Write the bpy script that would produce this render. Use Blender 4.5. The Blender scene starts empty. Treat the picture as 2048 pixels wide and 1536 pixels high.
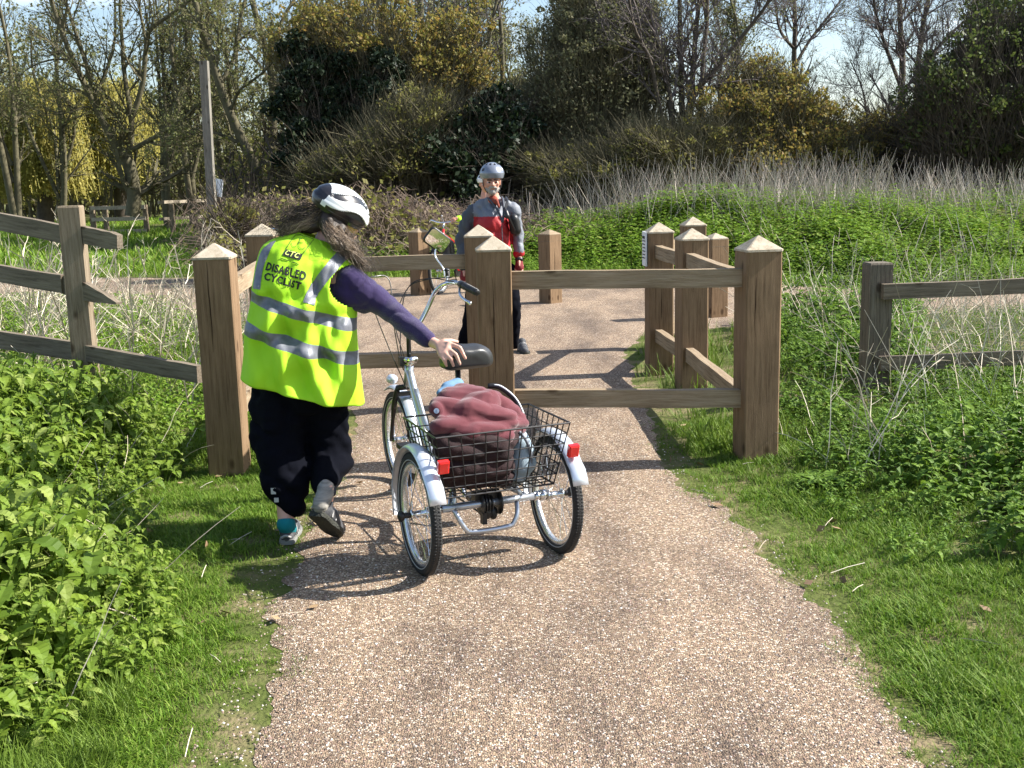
import bpy, bmesh, math, random
import numpy as np
from mathutils import Vector, Matrix, noise
from mathutils.bvhtree import BVHTree
R = math.radians
# ---------------------------------------------------------------- camera, sky, sun, exposure
SC = bpy.context.scene
F_, TH, RO, H = 2200., R(10.6), R(1.45), 1.6
def ray(px, py):
    u = (px-1024)/F_; v = -(py-768)/F_
    c, s = math.cos(RO), math.sin(RO)
    r = u*c+v*s; q = -u*s+v*c
    return np.array([r, math.cos(TH)+q*math.sin(TH), -math.sin(TH)+q*math.cos(TH)])
def G(px, py, z=0.):                       # photo pixel -> point on the ground
    d = ray(px, py); return np.array([0, 0, H])+d*((z-H)/d[2])
def P(px, py, Y):                          # photo pixel at a known distance Y
    d = ray(px, py); return np.array([0, 0, H])+d*(Y/d[1])
cam = bpy.data.cameras.new('camera'); co = bpy.data.objects.new('camera', cam)
SC.collection.objects.link(co); SC.camera = co
cam.sensor_width = 36; cam.lens = F_/2048*36; cam.clip_end = 2000; cam.clip_start = .05
c_, s_ = math.cos(RO), math.sin(RO); sT, cT = math.sin(TH), math.cos(TH)
rt = (c_, -s_*sT, -s_*cT); up = (s_, c_*sT, c_*cT); bk = (0, -cT, sT)
co.matrix_world = Matrix(((rt[0], up[0], bk[0], 0), (rt[1], up[1], bk[1], 0), (rt[2], up[2], bk[2], H), (0, 0, 0, 1)))
SUN_EL, SUN_AZ = R(39.5), R(6)             # azimuth measured from +X towards +Y
w = bpy.data.worlds.new('World'); SC.world = w; w.use_nodes = True
nt = w.node_tree; bg = nt.nodes['Background']
sky = nt.nodes.new('ShaderNodeTexSky'); sky.sky_type = 'NISHITA'; sky.sun_disc = False
sky.sun_elevation = SUN_EL; sky.sun_rotation = R(90)-SUN_AZ; sky.air_density = 1.0; sky.dust_density = 1.2; sky.ozone_density = 1.2
tc = nt.nodes.new('ShaderNodeTexCoord'); cn = nt.nodes.new('ShaderNodeTexNoise'); cn.inputs['Scale'].default_value = 3.2; cn.inputs['Detail'].default_value = 6
mp = nt.nodes.new('ShaderNodeMapping'); mp.inputs['Scale'].default_value = (1, 1, 2.6); mp.inputs['Location'].default_value = (.35, .1, .0)
cr = nt.nodes.new('ShaderNodeValToRGB'); cr.color_ramp.elements[0].position = .54; cr.color_ramp.elements[1].position = .80
cr.color_ramp.elements[1].color = (.8, .8, .8, 1)
mx = nt.nodes.new('ShaderNodeMixRGB'); mx.inputs['Color2'].default_value = (9.5, 10., 10.8, 1)
nt.links.new(tc.outputs['Generated'], mp.inputs['Vector']); nt.links.new(mp.outputs[0], cn.inputs['Vector'])
nt.links.new(cn.outputs['Fac'], cr.inputs[0]); nt.links.new(cr.outputs[0], mx.inputs['Fac'])
nt.links.new(sky.outputs[0], mx.inputs['Color1']); nt.links.new(mx.outputs[0], bg.inputs[0]); bg.inputs[1].default_value = .09
sl = bpy.data.lights.new('sun', 'SUN'); sl.energy = 4.9; sl.angle = R(.5); sl.color = (1, .955, .88)
so = bpy.data.objects.new('sun', sl); SC.collection.objects.link(so)
sd = Vector((math.cos(SUN_EL)*math.cos(SUN_AZ), math.cos(SUN_EL)*math.sin(SUN_AZ), math.sin(SUN_EL)))
so.rotation_euler = sd.to_track_quat('Z', 'Y').to_euler(); so.location = (20, 0, 20)
SC.view_settings.view_transform = 'Standard'; SC.view_settings.look = 'None'
SC.view_settings.exposure = 1.26; SC.view_settings.gamma = 1
SC.cycles.max_bounces = 6; SC.cycles.diffuse_bounces = 3; SC.cycles.transparent_max_bounces = 6
SC.cycles.caustics_reflective = False; SC.cycles.caustics_refractive = False
# ---------------------------------------------------------------- helpers
COL = SC.collection
def tag(o, label=None, cat=None, group=None, kind=None):
    if label: o['label'] = label
    if cat: o['category'] = cat
    if group: o['group'] = group
    if kind: o['kind'] = kind
    return o
def empty(name, loc, rz=0, **k):
    o = bpy.data.objects.new(name, None); COL.objects.link(o); o.location = loc; o.rotation_euler = (0, 0, rz)
    o.empty_display_size = .1
    return tag(o, **k)
def put(name, me, mats, parent=None, loc=(0, 0, 0), **k):
    o = bpy.data.objects.new(name, me); COL.objects.link(o)
    for m in (mats if isinstance(mats, (list, tuple)) else [mats]):
        if len(me.materials) < 8: me.materials.append(m)
    if parent is not None: o.parent = parent
    o.location = loc
    return tag(o, **k)
def copy_tree(o, parent=None):
    c = o.copy(); COL.objects.link(c); c.parent = parent
    for ch in [x for x in bpy.data.objects if x.parent is o]: copy_tree(ch, c)
    return c
def mesh_np(name, V, F, smooth=False, mi=None):
    V = np.asarray(V, dtype=np.float32).reshape(-1, 3); F = [np.asarray(f, dtype=np.int32) for f in (F if isinstance(F, list) else [F]) if len(f)]
    me = bpy.data.meshes.new(name); me.vertices.add(len(V)); me.vertices.foreach_set('co', V.ravel())
    nl = sum(f.size for f in F); npoly = sum(len(f) for f in F)
    me.loops.add(nl); me.loops.foreach_set('vertex_index', np.concatenate([f.ravel() for f in F]))
    me.polygons.add(npoly)
    tot = np.concatenate([np.full(len(f), f.shape[1], dtype=np.int32) for f in F])
    st = np.concatenate([[0], np.cumsum(tot)[:-1]]).astype(np.int32)
    me.polygons.foreach_set('loop_start', st); me.polygons.foreach_set('loop_total', tot)
    me.polygons.foreach_set('use_smooth', np.full(npoly, smooth))
    if mi is not None: me.polygons.foreach_set('material_index', np.asarray(mi, dtype=np.int32))
    me.update(calc_edges=True)
    return me
class MB:                                   # mesh builder on plain lists
    def __init__(s): s.V = []; s.F4 = []; s.F3 = []; s.n = 0; s.m4 = []; s.m3 = []
    def add(s, V, F, mi=0):
        V = np.asarray(V, float).reshape(-1, 3); F = np.asarray(F, int)
        if F.shape[1] == 4: s.F4.append(F+s.n); s.m4 += [mi]*len(F)
        else: s.F3.append(F+s.n); s.m3 += [mi]*len(F)
        s.V.append(V); s.n += len(V); return s
    def box(s, c, d, M=None, mi=0):
        x, y, z = [q/2 for q in d]
        V = np.array([(a*x, b*y, e*z) for a in (-1, 1) for b in (-1, 1) for e in (-1, 1)])
        if M is not None: V = V@np.asarray(M).T
        return s.add(V+np.asarray(c), [(0, 1, 3, 2), (4, 6, 7, 5), (0, 4, 5, 1), (2, 3, 7, 6), (0, 2, 6, 4), (1, 5, 7, 3)], mi)
    def tube(s, pts, r, n=10, caps=True, closed=False, mi=0):
        pts = np.asarray(pts, float); r = np.full(len(pts), r) if np.isscalar(r) else np.asarray(r, float)
        K = len(pts)
        T = (np.roll(pts, -1, 0)-np.roll(pts, 1, 0)) if closed else np.gradient(pts, axis=0)
        T /= np.linalg.norm(T, axis=1)[:, None]+1e-12
        a = np.array([0, 0, 1.]) if abs(T[0][2]) < .9 else np.array([1., 0, 0])
        n1 = np.cross(T[0], a); n1 /= np.linalg.norm(n1); N = []
        for i in range(K):
            n1 = n1-T[i]*(n1@T[i]); n1 /= np.linalg.norm(n1)+1e-12; N.append(n1)
        N = np.array(N); B = np.cross(T, N); A = np.arange(n)*2*math.pi/n
        V = pts[:, None]+r[:, None, None]*(np.cos(A)[None, :, None]*N[:, None]+np.sin(A)[None, :, None]*B[:, None])
        i, j = np.meshgrid(np.arange(K if closed else K-1), np.arange(n), indexing='ij'); i2 = (i+1) % K; j2 = (j+1) % n
        Fq = np.stack([i*n+j, i*n+j2, i2*n+j2, i2*n+j], -1).reshape(-1, 4)
        b = s.n; s.add(V.reshape(-1, 3), Fq, mi)
        if caps and not closed:
            s.V.append(pts[[0, -1]]); c0 = s.n; s.n += 2
            jj = np.arange(n); k2 = (jj+1) % n
            f = np.concatenate([np.stack([np.full(n, c0), b+k2, b+jj], -1), np.stack([np.full(n, c0+1), b+(K-1)*n+jj, b+(K-1)*n+k2], -1)])
            s.F3.append(f); s.m3 += [mi]*len(f)
        return s
    def loft(s, rings, cap=True, mi=0):     # rings (K,n,3)
        rings = np.asarray(rings, float); K, n = rings.shape[:2]
        i, j = np.meshgrid(np.arange(K-1), np.arange(n), indexing='ij'); j2 = (j+1) % n
        Fq = np.stack([i*n+j, i*n+j2, (i+1)*n+j2, (i+1)*n+j], -1).reshape(-1, 4)
        b = s.n; s.add(rings.reshape(-1, 3), Fq, mi)
        if cap:
            s.V.append(np.array([rings[0].mean(0), rings[-1].mean(0)])); c0 = s.n; s.n += 2
            jj = np.arange(n); k2 = (jj+1) % n
            f = np.concatenate([np.stack([np.full(n, c0), b+k2, b+jj], -1), np.stack([np.full(n, c0+1), b+(K-1)*n+jj, b+(K-1)*n+k2], -1)])
            s.F3.append(f); s.m3 += [mi]*len(f)
        return s
    def sphere(s, c, r, nu=14, nv=9, M=None, mi=0):
        r = np.array([r]*3 if np.isscalar(r) else r, float)
        th = np.linspace(.001, math.pi-.001, nv); ph = np.arange(nu)*2*math.pi/nu
        V = np.stack([np.sin(th)[:, None]*np.cos(ph), np.sin(th)[:, None]*np.sin(ph), np.repeat(np.cos(th)[:, None], nu, 1)], -1)*r
        if M is not None: V = V@np.asarray(M).T
        return s.loft(V+np.asarray(c), True, mi)
    def cap(s, a, ra, b, rb, n=14):         # tapered capsule
        a = np.asarray(a, float); b = np.asarray(b, float); d = b-a; L = np.linalg.norm(d)+1e-9; d /= L
        t = []
        for k in range(5): q = math.pi/2*(1-k/4); t.append((a-d*ra*math.sin(q), max(ra*math.cos(q), 1e-4)))
        for k in range(5): q = math.pi/2*k/4; t.append((b+d*rb*math.sin(q), max(rb*math.cos(q), 1e-4)))
        return s.tube([x[0] for x in t], [x[1] for x in t], n)
    def me(s, name='m', smooth=False):
        V = np.concatenate(s.V); F = []; mi = []
        if s.F4: F.append(np.concatenate(s.F4)); mi += s.m4
        if s.F3: F.append(np.concatenate(s.F3)); mi += s.m3
        return mesh_np(name, V, F, smooth, mi)
    def build(s, name, mats, parent=None, smooth=False, **k): return put(name, s.me(name, smooth), mats, parent, **k)
def baked(me, mods, name):                  # evaluate modifiers into a mesh
    o = bpy.data.objects.new('tmp', me); COL.objects.link(o)
    for typ, kw in mods:
        m = o.modifiers.new(typ, typ)
        for k, v in kw.items(): setattr(m, k, v)
    dg = bpy.context.evaluated_depsgraph_get(); dg.update()
    r = bpy.data.meshes.new_from_object(o.evaluated_get(dg)); r.name = name
    bpy.data.objects.remove(o); return r
def fuse(mb, name, vox=.01, smooth=4, f=.5):  # one continuous surface out of overlapping solids
    r = baked(mb.me(name), [('REMESH', dict(mode='VOXEL', voxel_size=vox, use_smooth_shade=True)), ('SMOOTH', dict(factor=f, iterations=smooth))], name)
    r.polygons.foreach_set('use_smooth', np.full(len(r.polygons), True)); return r
def catmull(pts, n):
    pts = np.asarray(pts, float); Q = np.vstack([2*pts[0]-pts[1], pts, 2*pts[-1]-pts[-2]]); out = []
    m = len(pts)-1
    for t in np.linspace(0, m, n):
        i = min(int(t), m-1); u = t-i; a, b, c, d = Q[i:i+4]
        out.append(.5*((2*b)+(-a+c)*u+(2*a-5*b+4*c-d)*u*u+(-a+3*b-3*c+d)*u**3))
    return np.array(out)
def nz(p, s=1.): return noise.noise(Vector([float(q)*s for q in p]))
# ---- materials
def mat(name, col, rough=.6, metal=0., var=None, vscale=8., bump=0., bscale=60., island=None, stretch=None, transl=0., spec=.5, coat=0., sheen=0., ramp=None):
    m = bpy.data.materials.new(name); m.use_nodes = True; N = m.node_tree; b = N.nodes['Principled BSDF']; L = N.links.new
    b.inputs['Roughness'].default_value = rough; b.inputs['Metallic'].default_value = metal; b.inputs['Specular IOR Level'].default_value = spec
    b.inputs['Coat Weight'].default_value = coat; b.inputs['Sheen Weight'].default_value = sheen
    b.inputs['Base Color'].default_value = (*col, 1); out = None
    tc = N.nodes.new('ShaderNodeTexCoord'); vec = tc.outputs['Object']
    if stretch:
        mp = N.nodes.new('ShaderNodeMapping'); mp.inputs['Scale'].default_value = stretch; L(vec, mp.inputs['Vector']); vec = mp.outputs[0]
    if var is not None:
        n = N.nodes.new('ShaderNodeTexNoise'); n.inputs['Scale'].default_value = vscale; n.inputs['Detail'].default_value = 5; n.inputs['Roughness'].default_value = .6; L(vec, n.inputs['Vector'])
        cr = N.nodes.new('ShaderNodeValToRGB'); cr.color_ramp.elements[0].position = .35; cr.color_ramp.elements[1].position = .65
        cr.color_ramp.elements[0].color = (*col, 1); cr.color_ramp.elements[1].color = (*var, 1); L(n.outputs['Fac'], cr.inputs[0]); out = cr.outputs[0]
    if island is not None:                  # list of colours picked per leaf
        g = N.nodes.new('ShaderNodeNewGeometry'); cr = N.nodes.new('ShaderNodeValToRGB'); e = cr.color_ramp.elements
        while len(e) < len(island): e.new(.5)
        for k, c in enumerate(island): e[k].position = k/max(1, len(island)-1); e[k].color = (*c, 1)
        L(g.outputs['Random Per Island'], cr.inputs[0])
        if out is not None:
            mx = N.nodes.new('ShaderNodeMixRGB'); mx.inputs[0].default_value = .5; L(out, mx.inputs[1]); L(cr.outputs[0], mx.inputs[2]); out = mx.outputs[0]
        else: out = cr.outputs[0]
    if out is not None: L(out, b.inputs['Base Color'])
    if bump:
        n = N.nodes.new('ShaderNodeTexNoise'); n.inputs['Scale'].default_value = bscale; n.inputs['Detail'].default_value = 6; L(vec, n.inputs['Vector'])
        bp = N.nodes.new('ShaderNodeBump'); bp.inputs['Strength'].default_value = bump; bp.inputs['Distance'].default_value = .01; L(n.outputs['Fac'], bp.inputs['Height']); L(bp.outputs[0], b.inputs['Normal'])
    if transl:
        t = N.nodes.new('ShaderNodeBsdfTranslucent'); ms = N.nodes.new('ShaderNodeMixShader'); ms.inputs[0].default_value = transl
        if out is not None: L(out, t.inputs[0])
        else: t.inputs[0].default_value = (*col, 1)
        L(b.outputs[0], ms.inputs[1]); L(t.outputs[0], ms.inputs[2]); L(ms.outputs[0], N.nodes['Material Output'].inputs[0])
    return m
# ---- vectorised tubes / twigs / leaves
def vtubes(Pt, Rr, S=3):
    N, K, _ = Pt.shape; T = np.gradient(Pt, axis=1); T /= np.linalg.norm(T, axis=2, keepdims=True)+1e-9
    mT = Pt[:, -1]-Pt[:, 0]; mT /= np.linalg.norm(mT, axis=1, keepdims=True)+1e-9
    ref = np.where(np.abs(mT[:, 2:3]) < .8, np.array([[0, 0, 1.]]), np.array([[1., 0, 0]]))[:, None]
    n1 = np.cross(T, np.broadcast_to(ref, T.shape)); n1 /= np.linalg.norm(n1, axis=2, keepdims=True)+1e-9; n2 = np.cross(T, n1)
    A = np.arange(S)*2*math.pi/S
    V = Pt[:, :, None]+Rr[:, :, None, None]*(np.cos(A)[None, None, :, None]*n1[:, :, None]+np.sin(A)[None, None, :, None]*n2[:, :, None])
    a, i, j = np.meshgrid(np.arange(N), np.arange(K-1), np.arange(S), indexing='ij'); j2 = (j+1) % S; b = a*K*S
    F = np.stack([b+i*S+j, b+i*S+j2, b+(i+1)*S+j2, b+(i+1)*S+j], -1).reshape(-1, 4)
    return V.reshape(-1, 3), F
def unit(v): return v/(np.linalg.norm(v, axis=-1, keepdims=True)+1e-9)
def spawn(rng, Pt, Rr, M, t0, t1, ang, L, K=5, upb=.2, wob=.1, rf=.55, rmin=.004, Lvar=.4):
    N, K0, _ = Pt.shape
    t = rng.uniform(t0, t1, (N, M))*(K0-1); i = np.minimum(t.astype(int), K0-2); f = (t-i)[..., None]
    n = np.arange(N)[:, None]
    s = Pt[n, i]*(1-f)+Pt[n, i+1]*f; tan = unit(Pt[n, i+1]-Pt[n, i]); r0 = Rr[n, i]*(1-f[..., 0])+Rr[n, i+1]*f[..., 0]
    rd = unit(np.cross(tan, rng.normal(size=tan.shape))); a = R(ang)*(1+rng.uniform(-.35, .35, (N, M, 1)))
    d = unit(tan*np.cos(a)+rd*np.sin(a)); Ls = L*(1-Lvar*t/(K0-1))*rng.uniform(.6, 1.15, (N, M))
    s = s.reshape(-1, 3); d = d.reshape(-1, 3); Ls = Ls.reshape(-1, 1); r0 = r0.reshape(-1)
    out = [s]; cur = s; dd = d
    for k in range(K-1):
        dd = unit(dd+np.array([0, 0, upb])/K+rng.normal(size=dd.shape)*wob); cur = cur+dd*Ls/(K-1); out.append(cur)
    Pn = np.stack(out, 1); rb = np.maximum(r0*rf, rmin)
    Rn = rb[:, None]*np.linspace(1, .3, K)[None]
    return Pn, np.maximum(Rn, rmin*.5)
def leafq(rng, pts, size, flat=0., asp=1.6, nrm=None):
    n = len(pts); a = unit(rng.normal(size=(n, 3))); b = rng.normal(size=(n, 3))
    if flat: a[:, 2] *= (1-flat); a = unit(a); b[:, 2] *= (1-flat)
    b = unit(b-a*(a*b).sum(1, keepdims=True)); s = size*rng.uniform(.5, 1.3, (n, 1))
    V = np.stack([pts-a*s*.5*asp, pts+b*s*.5, pts+a*s*.5*asp, pts-b*s*.5], 1)
    return V.reshape(-1, 3), np.arange(n*4).reshape(-1, 4)
def along(rng, Pt, M, t0=.1, jit=.03):
    N, K, _ = Pt.shape; t = rng.uniform(t0, 1, (N, M))*(K-1); i = np.minimum(t.astype(int), K-2); f = (t-i)[..., None]; n = np.arange(N)[:, None]
    p = Pt[n, i]*(1-f)+Pt[n, i+1]*f; return (p+rng.normal(size=p.shape)*jit).reshape(-1, 3)
def join(parts):
    V = []; F = []; n = 0
    for v, f in parts: V.append(v); F.append(f+n); n += len(v)
    return np.concatenate(V), np.concatenate(F)
def scatter(rng, tmpl, pos, scale, yaw=None, tilt=.15, normals=None):   # (V,F) template copied to many places, one mesh
    V, F = tmpl; n = len(pos); yaw = rng.uniform(0, 2*math.pi, n) if yaw is None else yaw
    c, s = np.cos(yaw), np.sin(yaw); X = V[None]*scale[:, None, None]
    x = X[..., 0]*c[:, None]-X[..., 1]*s[:, None]; y = X[..., 0]*s[:, None]+X[..., 1]*c[:, None]; z = X[..., 2]
    tx, ty = rng.normal(0, tilt, (2, n)); x = x+z*tx[:, None]; y = y+z*ty[:, None]
    W = np.stack([x, y, z], -1)+pos[:, None]
    return W.reshape(-1, 3), (F[None]+(np.arange(n)*len(V))[:, None, None]).reshape(-1, F.shape[1])
# ---------------------------------------------------------------- materials
def wood_mat(name, c0, c1, dark, s=(26, 26, 1.3)):
    m = bpy.data.materials.new(name); m.use_nodes = True; N = m.node_tree; b = N.nodes['Principled BSDF']; L = N.links.new
    b.inputs['Roughness'].default_value = .85; b.inputs['Specular IOR Level'].default_value = .2
    tc = N.nodes.new('ShaderNodeTexCoord'); mp = N.nodes.new('ShaderNodeMapping'); mp.inputs['Scale'].default_value = s; L(tc.outputs['Object'], mp.inputs[0])
    n = N.nodes.new('ShaderNodeTexNoise'); n.inputs['Scale'].default_value = 2.5; n.inputs['Detail'].default_value = 8; n.inputs['Roughness'].default_value = .75; n.inputs['Distortion'].default_value = .25; L(mp.outputs[0], n.inputs[0])
    cr = N.nodes.new('ShaderNodeValToRGB'); e = cr.color_ramp.elements; e[0].position = .34; e[0].color = (*dark, 1); e[1].position = .68; e[1].color = (*c1, 1); q = e.new(.48); q.color = (*c0, 1); L(n.outputs[0], cr.inputs[0])
    n2 = N.nodes.new('ShaderNodeTexNoise'); n2.inputs['Scale'].default_value = 3.; n2.inputs['Detail'].default_value = 3; L(tc.outputs['Object'], n2.inputs[0])
    v = N.nodes.new('ShaderNodeTexVoronoi'); mp2 = N.nodes.new('ShaderNodeMapping'); mp2.inputs['Scale'].default_value = [5. if q > 5 else 2.6 for q in s]; L(tc.outputs['Object'], mp2.inputs[0]); v.inputs['Scale'].default_value = 1.7; L(mp2.outputs[0], v.inputs[0])
    kr = N.nodes.new('ShaderNodeValToRGB'); kr.color_ramp.elements[0].position = .11; kr.color_ramp.elements[0].color = (.25, .2, .16, 1); kr.color_ramp.elements[1].position = .2; kr.color_ramp.elements[1].color = (1, 1, 1, 1); L(v.outputs['Distance'], kr.inputs[0])
    mx = N.nodes.new('ShaderNodeMixRGB'); mx.blend_type = 'MULTIPLY'; mx.inputs[0].default_value = .8; L(cr.outputs[0], mx.inputs[1]); L(kr.outputs[0], mx.inputs[2])
    r2 = N.nodes.new('ShaderNodeValToRGB'); r2.color_ramp.elements[0].position = .3; r2.color_ramp.elements[0].color = (.72, .72, .72, 1); r2.color_ramp.elements[1].position = .7; L(n2.outputs[0], r2.inputs[0])
    m2 = N.nodes.new('ShaderNodeMixRGB'); m2.blend_type = 'MULTIPLY'; m2.inputs[0].default_value = .8; L(mx.outputs[0], m2.inputs[1]); L(r2.outputs[0], m2.inputs[2]); L(m2.outputs[0], b.inputs['Base Color'])
    bp = N.nodes.new('ShaderNodeBump'); bp.inputs['Strength'].default_value = .6; bp.inputs['Distance'].default_value = .006; L(n.outputs[0], bp.inputs['Height']); L(bp.outputs[0], b.inputs['Normal'])
    return m
M = {}
M['wood'] = wood_mat('brown_timber', (.215, .140, .080), (.295, .198, .116), (.140, .088, .048))
M['wood2'] = wood_mat('weathered_timber', (.24, .19, .13), (.32, .26, .19), (.12, .09, .06))
M['cap'] = wood_mat('bleached_timber', (.42, .36, .27), (.54, .47, .37), (.28, .22, .15), (9, 9, 9))
M['railx'] = wood_mat('rail_timber', (.30, .225, .145), (.42, .34, .24), (.18, .13, .08), (1.3, 26, 26))
M['grey_rail'] = wood_mat('grey_rail_timber', (.185, .15, .11), (.27, .225, .17), (.09, .07, .05), (1.3, 26, 26))
M['grey_post'] = wood_mat('grey_post_timber', (.15, .125, .095), (.24, .21, .165), (.07, .06, .045))
M['chrome'] = mat('chrome', (.75, .76, .78), .16, 1.)
M['steel'] = mat('silver_paint', (.50, .53, .58), .28, .75)
M['fender'] = mat('silver_fender', (.72, .77, .85), .3, .45)
M['rubber'] = mat('tyre_rubber', (.02, .02, .02), .75, bump=.6, bscale=180)
M['black'] = mat('black_plastic', (.012, .012, .013), .4)
M['blackwire'] = mat('black_wire', (.008, .008, .009), .45)
M['rim'] = mat('rim_alloy', (.78, .79, .8), .25, .8)
M['reflline'] = mat('reflective_line', (.45, .46, .46), .4)
M['redlens'] = mat('red_lens', (.75, .012, .01), .15, coat=.8)
M['saddle'] = mat('saddle_vinyl', (.03, .031, .033), .36, bump=.1, bscale=300)
M['mirror'] = mat('mirror_glass', (.9, .9, .9), .02, 1.)
M['maroon'] = mat('maroon_cloth', (.105, .018, .027), .95, bump=.25, bscale=400, var=(.135, .027, .036), vscale=14, sheen=.3)
M['bluebag'] = mat('blue_grey_cloth', (.28, .36, .42), .7, bump=.2, bscale=200)
M['hivis'] = mat('hi_vis_fabric', (.34, .66, .010), .8, bump=.12, bscale=300, var=(.37, .70, .014), vscale=5)
M['reflective'] = mat('reflective_tape', (.13, .14, .165), .5, .2, var=(.18, .19, .215), vscale=30, bump=.1)
M['ink'] = mat('black_print', (.012, .012, .012), .8)
M['yellowprint'] = mat('yellow_print', (.75, .9, .2), .8)
M['purple'] = mat('purple_jumper', (.022, .009, .072), .95, bump=.5, bscale=420, sheen=.3)
M['navy'] = mat('navy_trousers', (.003, .0036, .007), 1., spec=.1, bump=.2, bscale=200)
M['skin'] = mat('skin', (.62, .36, .27), .5, var=(.66, .38, .29), vscale=30)
M['skin2'] = mat('ruddy_skin', (.55, .27, .19), .5)
M['hair'] = mat('brown_hair', (.13, .085, .055), .5, island=[(.05, .035, .025), (.18, .125, .08), (.38, .29, .20)])
M['hairroot'] = mat('dark_hair', (.035, .024, .017), .6)
M['beard'] = mat('grey_beard', (.36, .33, .30), .9, bump=.8, bscale=150)
M['helw'] = mat('white_shell', (.75, .78, .8), .2, coat=.6)
M['helb'] = mat('black_shell', (.012, .012, .016), .3, coat=.4)
M['helg'] = mat('silver_grey_shell', (.20, .225, .28), .3, .3, coat=.6)
M['jgrey'] = mat('grey_jacket_fabric', (.16, .175, .205), .6, bump=.3, bscale=60)
M['jnavy'] = mat('dark_jacket_fabric', (.05, .058, .075), .65, bump=.3, bscale=60)
M['jred'] = mat('red_jacket_fabric', (.36, .006, .012), .6, bump=.3, bscale=60)
M['orange'] = mat('orange_shirt', (.20, .03, .012), .8)
M['teal'] = mat('teal_sock', (.0, .20, .24), .9, bump=.4, bscale=300)
M['greysock'] = mat('striped_sock', (.20, .19, .17), .9, var=(.36, .34, .30), vscale=30, stretch=(.3, .3, 3))
M['shoe'] = mat('shoe_fabric', (.035, .038, .045), .8, var=(.09, .09, .095), vscale=30)
M['shoepale'] = mat('shoe_trim', (.35, .34, .33), .7)
M['sole'] = mat('shoe_sole', (.028, .03, .022), .7, bump=1., bscale=110)
M['solew'] = mat('pale_sole', (.22, .22, .21), .6)
M['redpaint'] = mat('red_paint', (.5, .01, .01), .25, coat=.5)
M['paper'] = mat('white_paper', (.75, .77, .8), .5)
M['bark'] = mat('olive_bark', (.075, .066, .036), .9, var=(.125, .11, .06), vscale=6, bump=.8, bscale=12)
M['bark2'] = mat('brown_bark', (.055, .043, .032), .9, var=(.095, .075, .055), vscale=6)
M['bark3'] = mat('purple_grey_bark', (.10, .082, .085), .9, var=(.15, .125, .12), vscale=4)
M['pole'] = wood_mat('silvered_timber', (.21, .195, .165), (.30, .28, .24), (.11, .10, .085))
def leafm(name, cols, tr=.35, rough=.6): return mat(name, cols[0], rough, island=cols, transl=tr, spec=.3)
M['l_nettle'] = leafm('nettle_leaf', [(.085, .15, .016), (.16, .25, .028), (.23, .32, .04), (.12, .20, .022), (.31, .38, .09)], .4)
M['l_weed'] = leafm('weed_leaf', [(.06, .13, .012), (.12, .22, .02), (.18, .29, .03), (.08, .16, .02)], .35)
M['l_bank'] = leafm('bank_leaf', [(.085, .17, .012), (.15, .27, .02), (.215, .34, .03), (.10, .19, .02), (.30, .36, .07)], .35)
M['l_grass'] = leafm('grass_blade', [(.07, .145, .010), (.11, .215, .014), (.155, .28, .02), (.24, .31, .055), (.09, .175, .014)], .35)
M['l_long'] = leafm('long_grass_blade', [(.08, .14, .015), (.13, .21, .022), (.18, .26, .04)], .35)
M['straw'] = mat('dry_stalk', (.5, .42, .3), .8, island=[(.34, .28, .20), (.52, .45, .34), (.68, .62, .50), (.45, .37, .27)])
M['reed'] = mat('dead_reed', (.4, .36, .3), .85, island=[(.28, .22, .17), (.44, .37, .30), (.60, .53, .45), (.35, .28, .23)])
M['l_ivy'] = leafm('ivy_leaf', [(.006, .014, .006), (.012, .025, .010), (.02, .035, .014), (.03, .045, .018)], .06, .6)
M['l_yew'] = leafm('dark_leaf', [(.008, .018, .007), (.014, .03, .010), (.03, .048, .016)], .08, .5)
M['l_grey'] = leafm('grey_olive_leaf', [(.125, .13, .065), (.20, .205, .10), (.26, .25, .135), (.15, .14, .085)], .45)
M['l_orange'] = leafm('orange_olive_leaf', [(.23, .16, .04), (.25, .24, .05), (.32, .20, .06), (.17, .20, .04), (.33, .26, .07)], .45)
M['l_olive'] = leafm('olive_leaf', [(.16, .165, .04), (.235, .24, .055), (.28, .26, .075), (.17, .14, .055)], .45)
M['l_willow'] = leafm('yellow_willow_leaf', [(.32, .29, .06), (.42, .37, .08), (.50, .44, .11), (.33, .33, .08)], .4)
M['l_bud'] = leafm('pale_bud', [(.15, .17, .05), (.22, .23, .075), (.11, .12, .045), (.26, .23, .10)], .35)
M['l_darkg'] = leafm('deep_green_leaf', [(.055, .08, .02), (.09, .125, .03), (.13, .16, .04), (.07, .075, .03)], .4)
M['l_dead'] = mat('dead_twig', (.16, .11, .08), .9, island=[(.09, .062, .048), (.16, .115, .085), (.25, .19, .14), (.12, .085, .06)])
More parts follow.
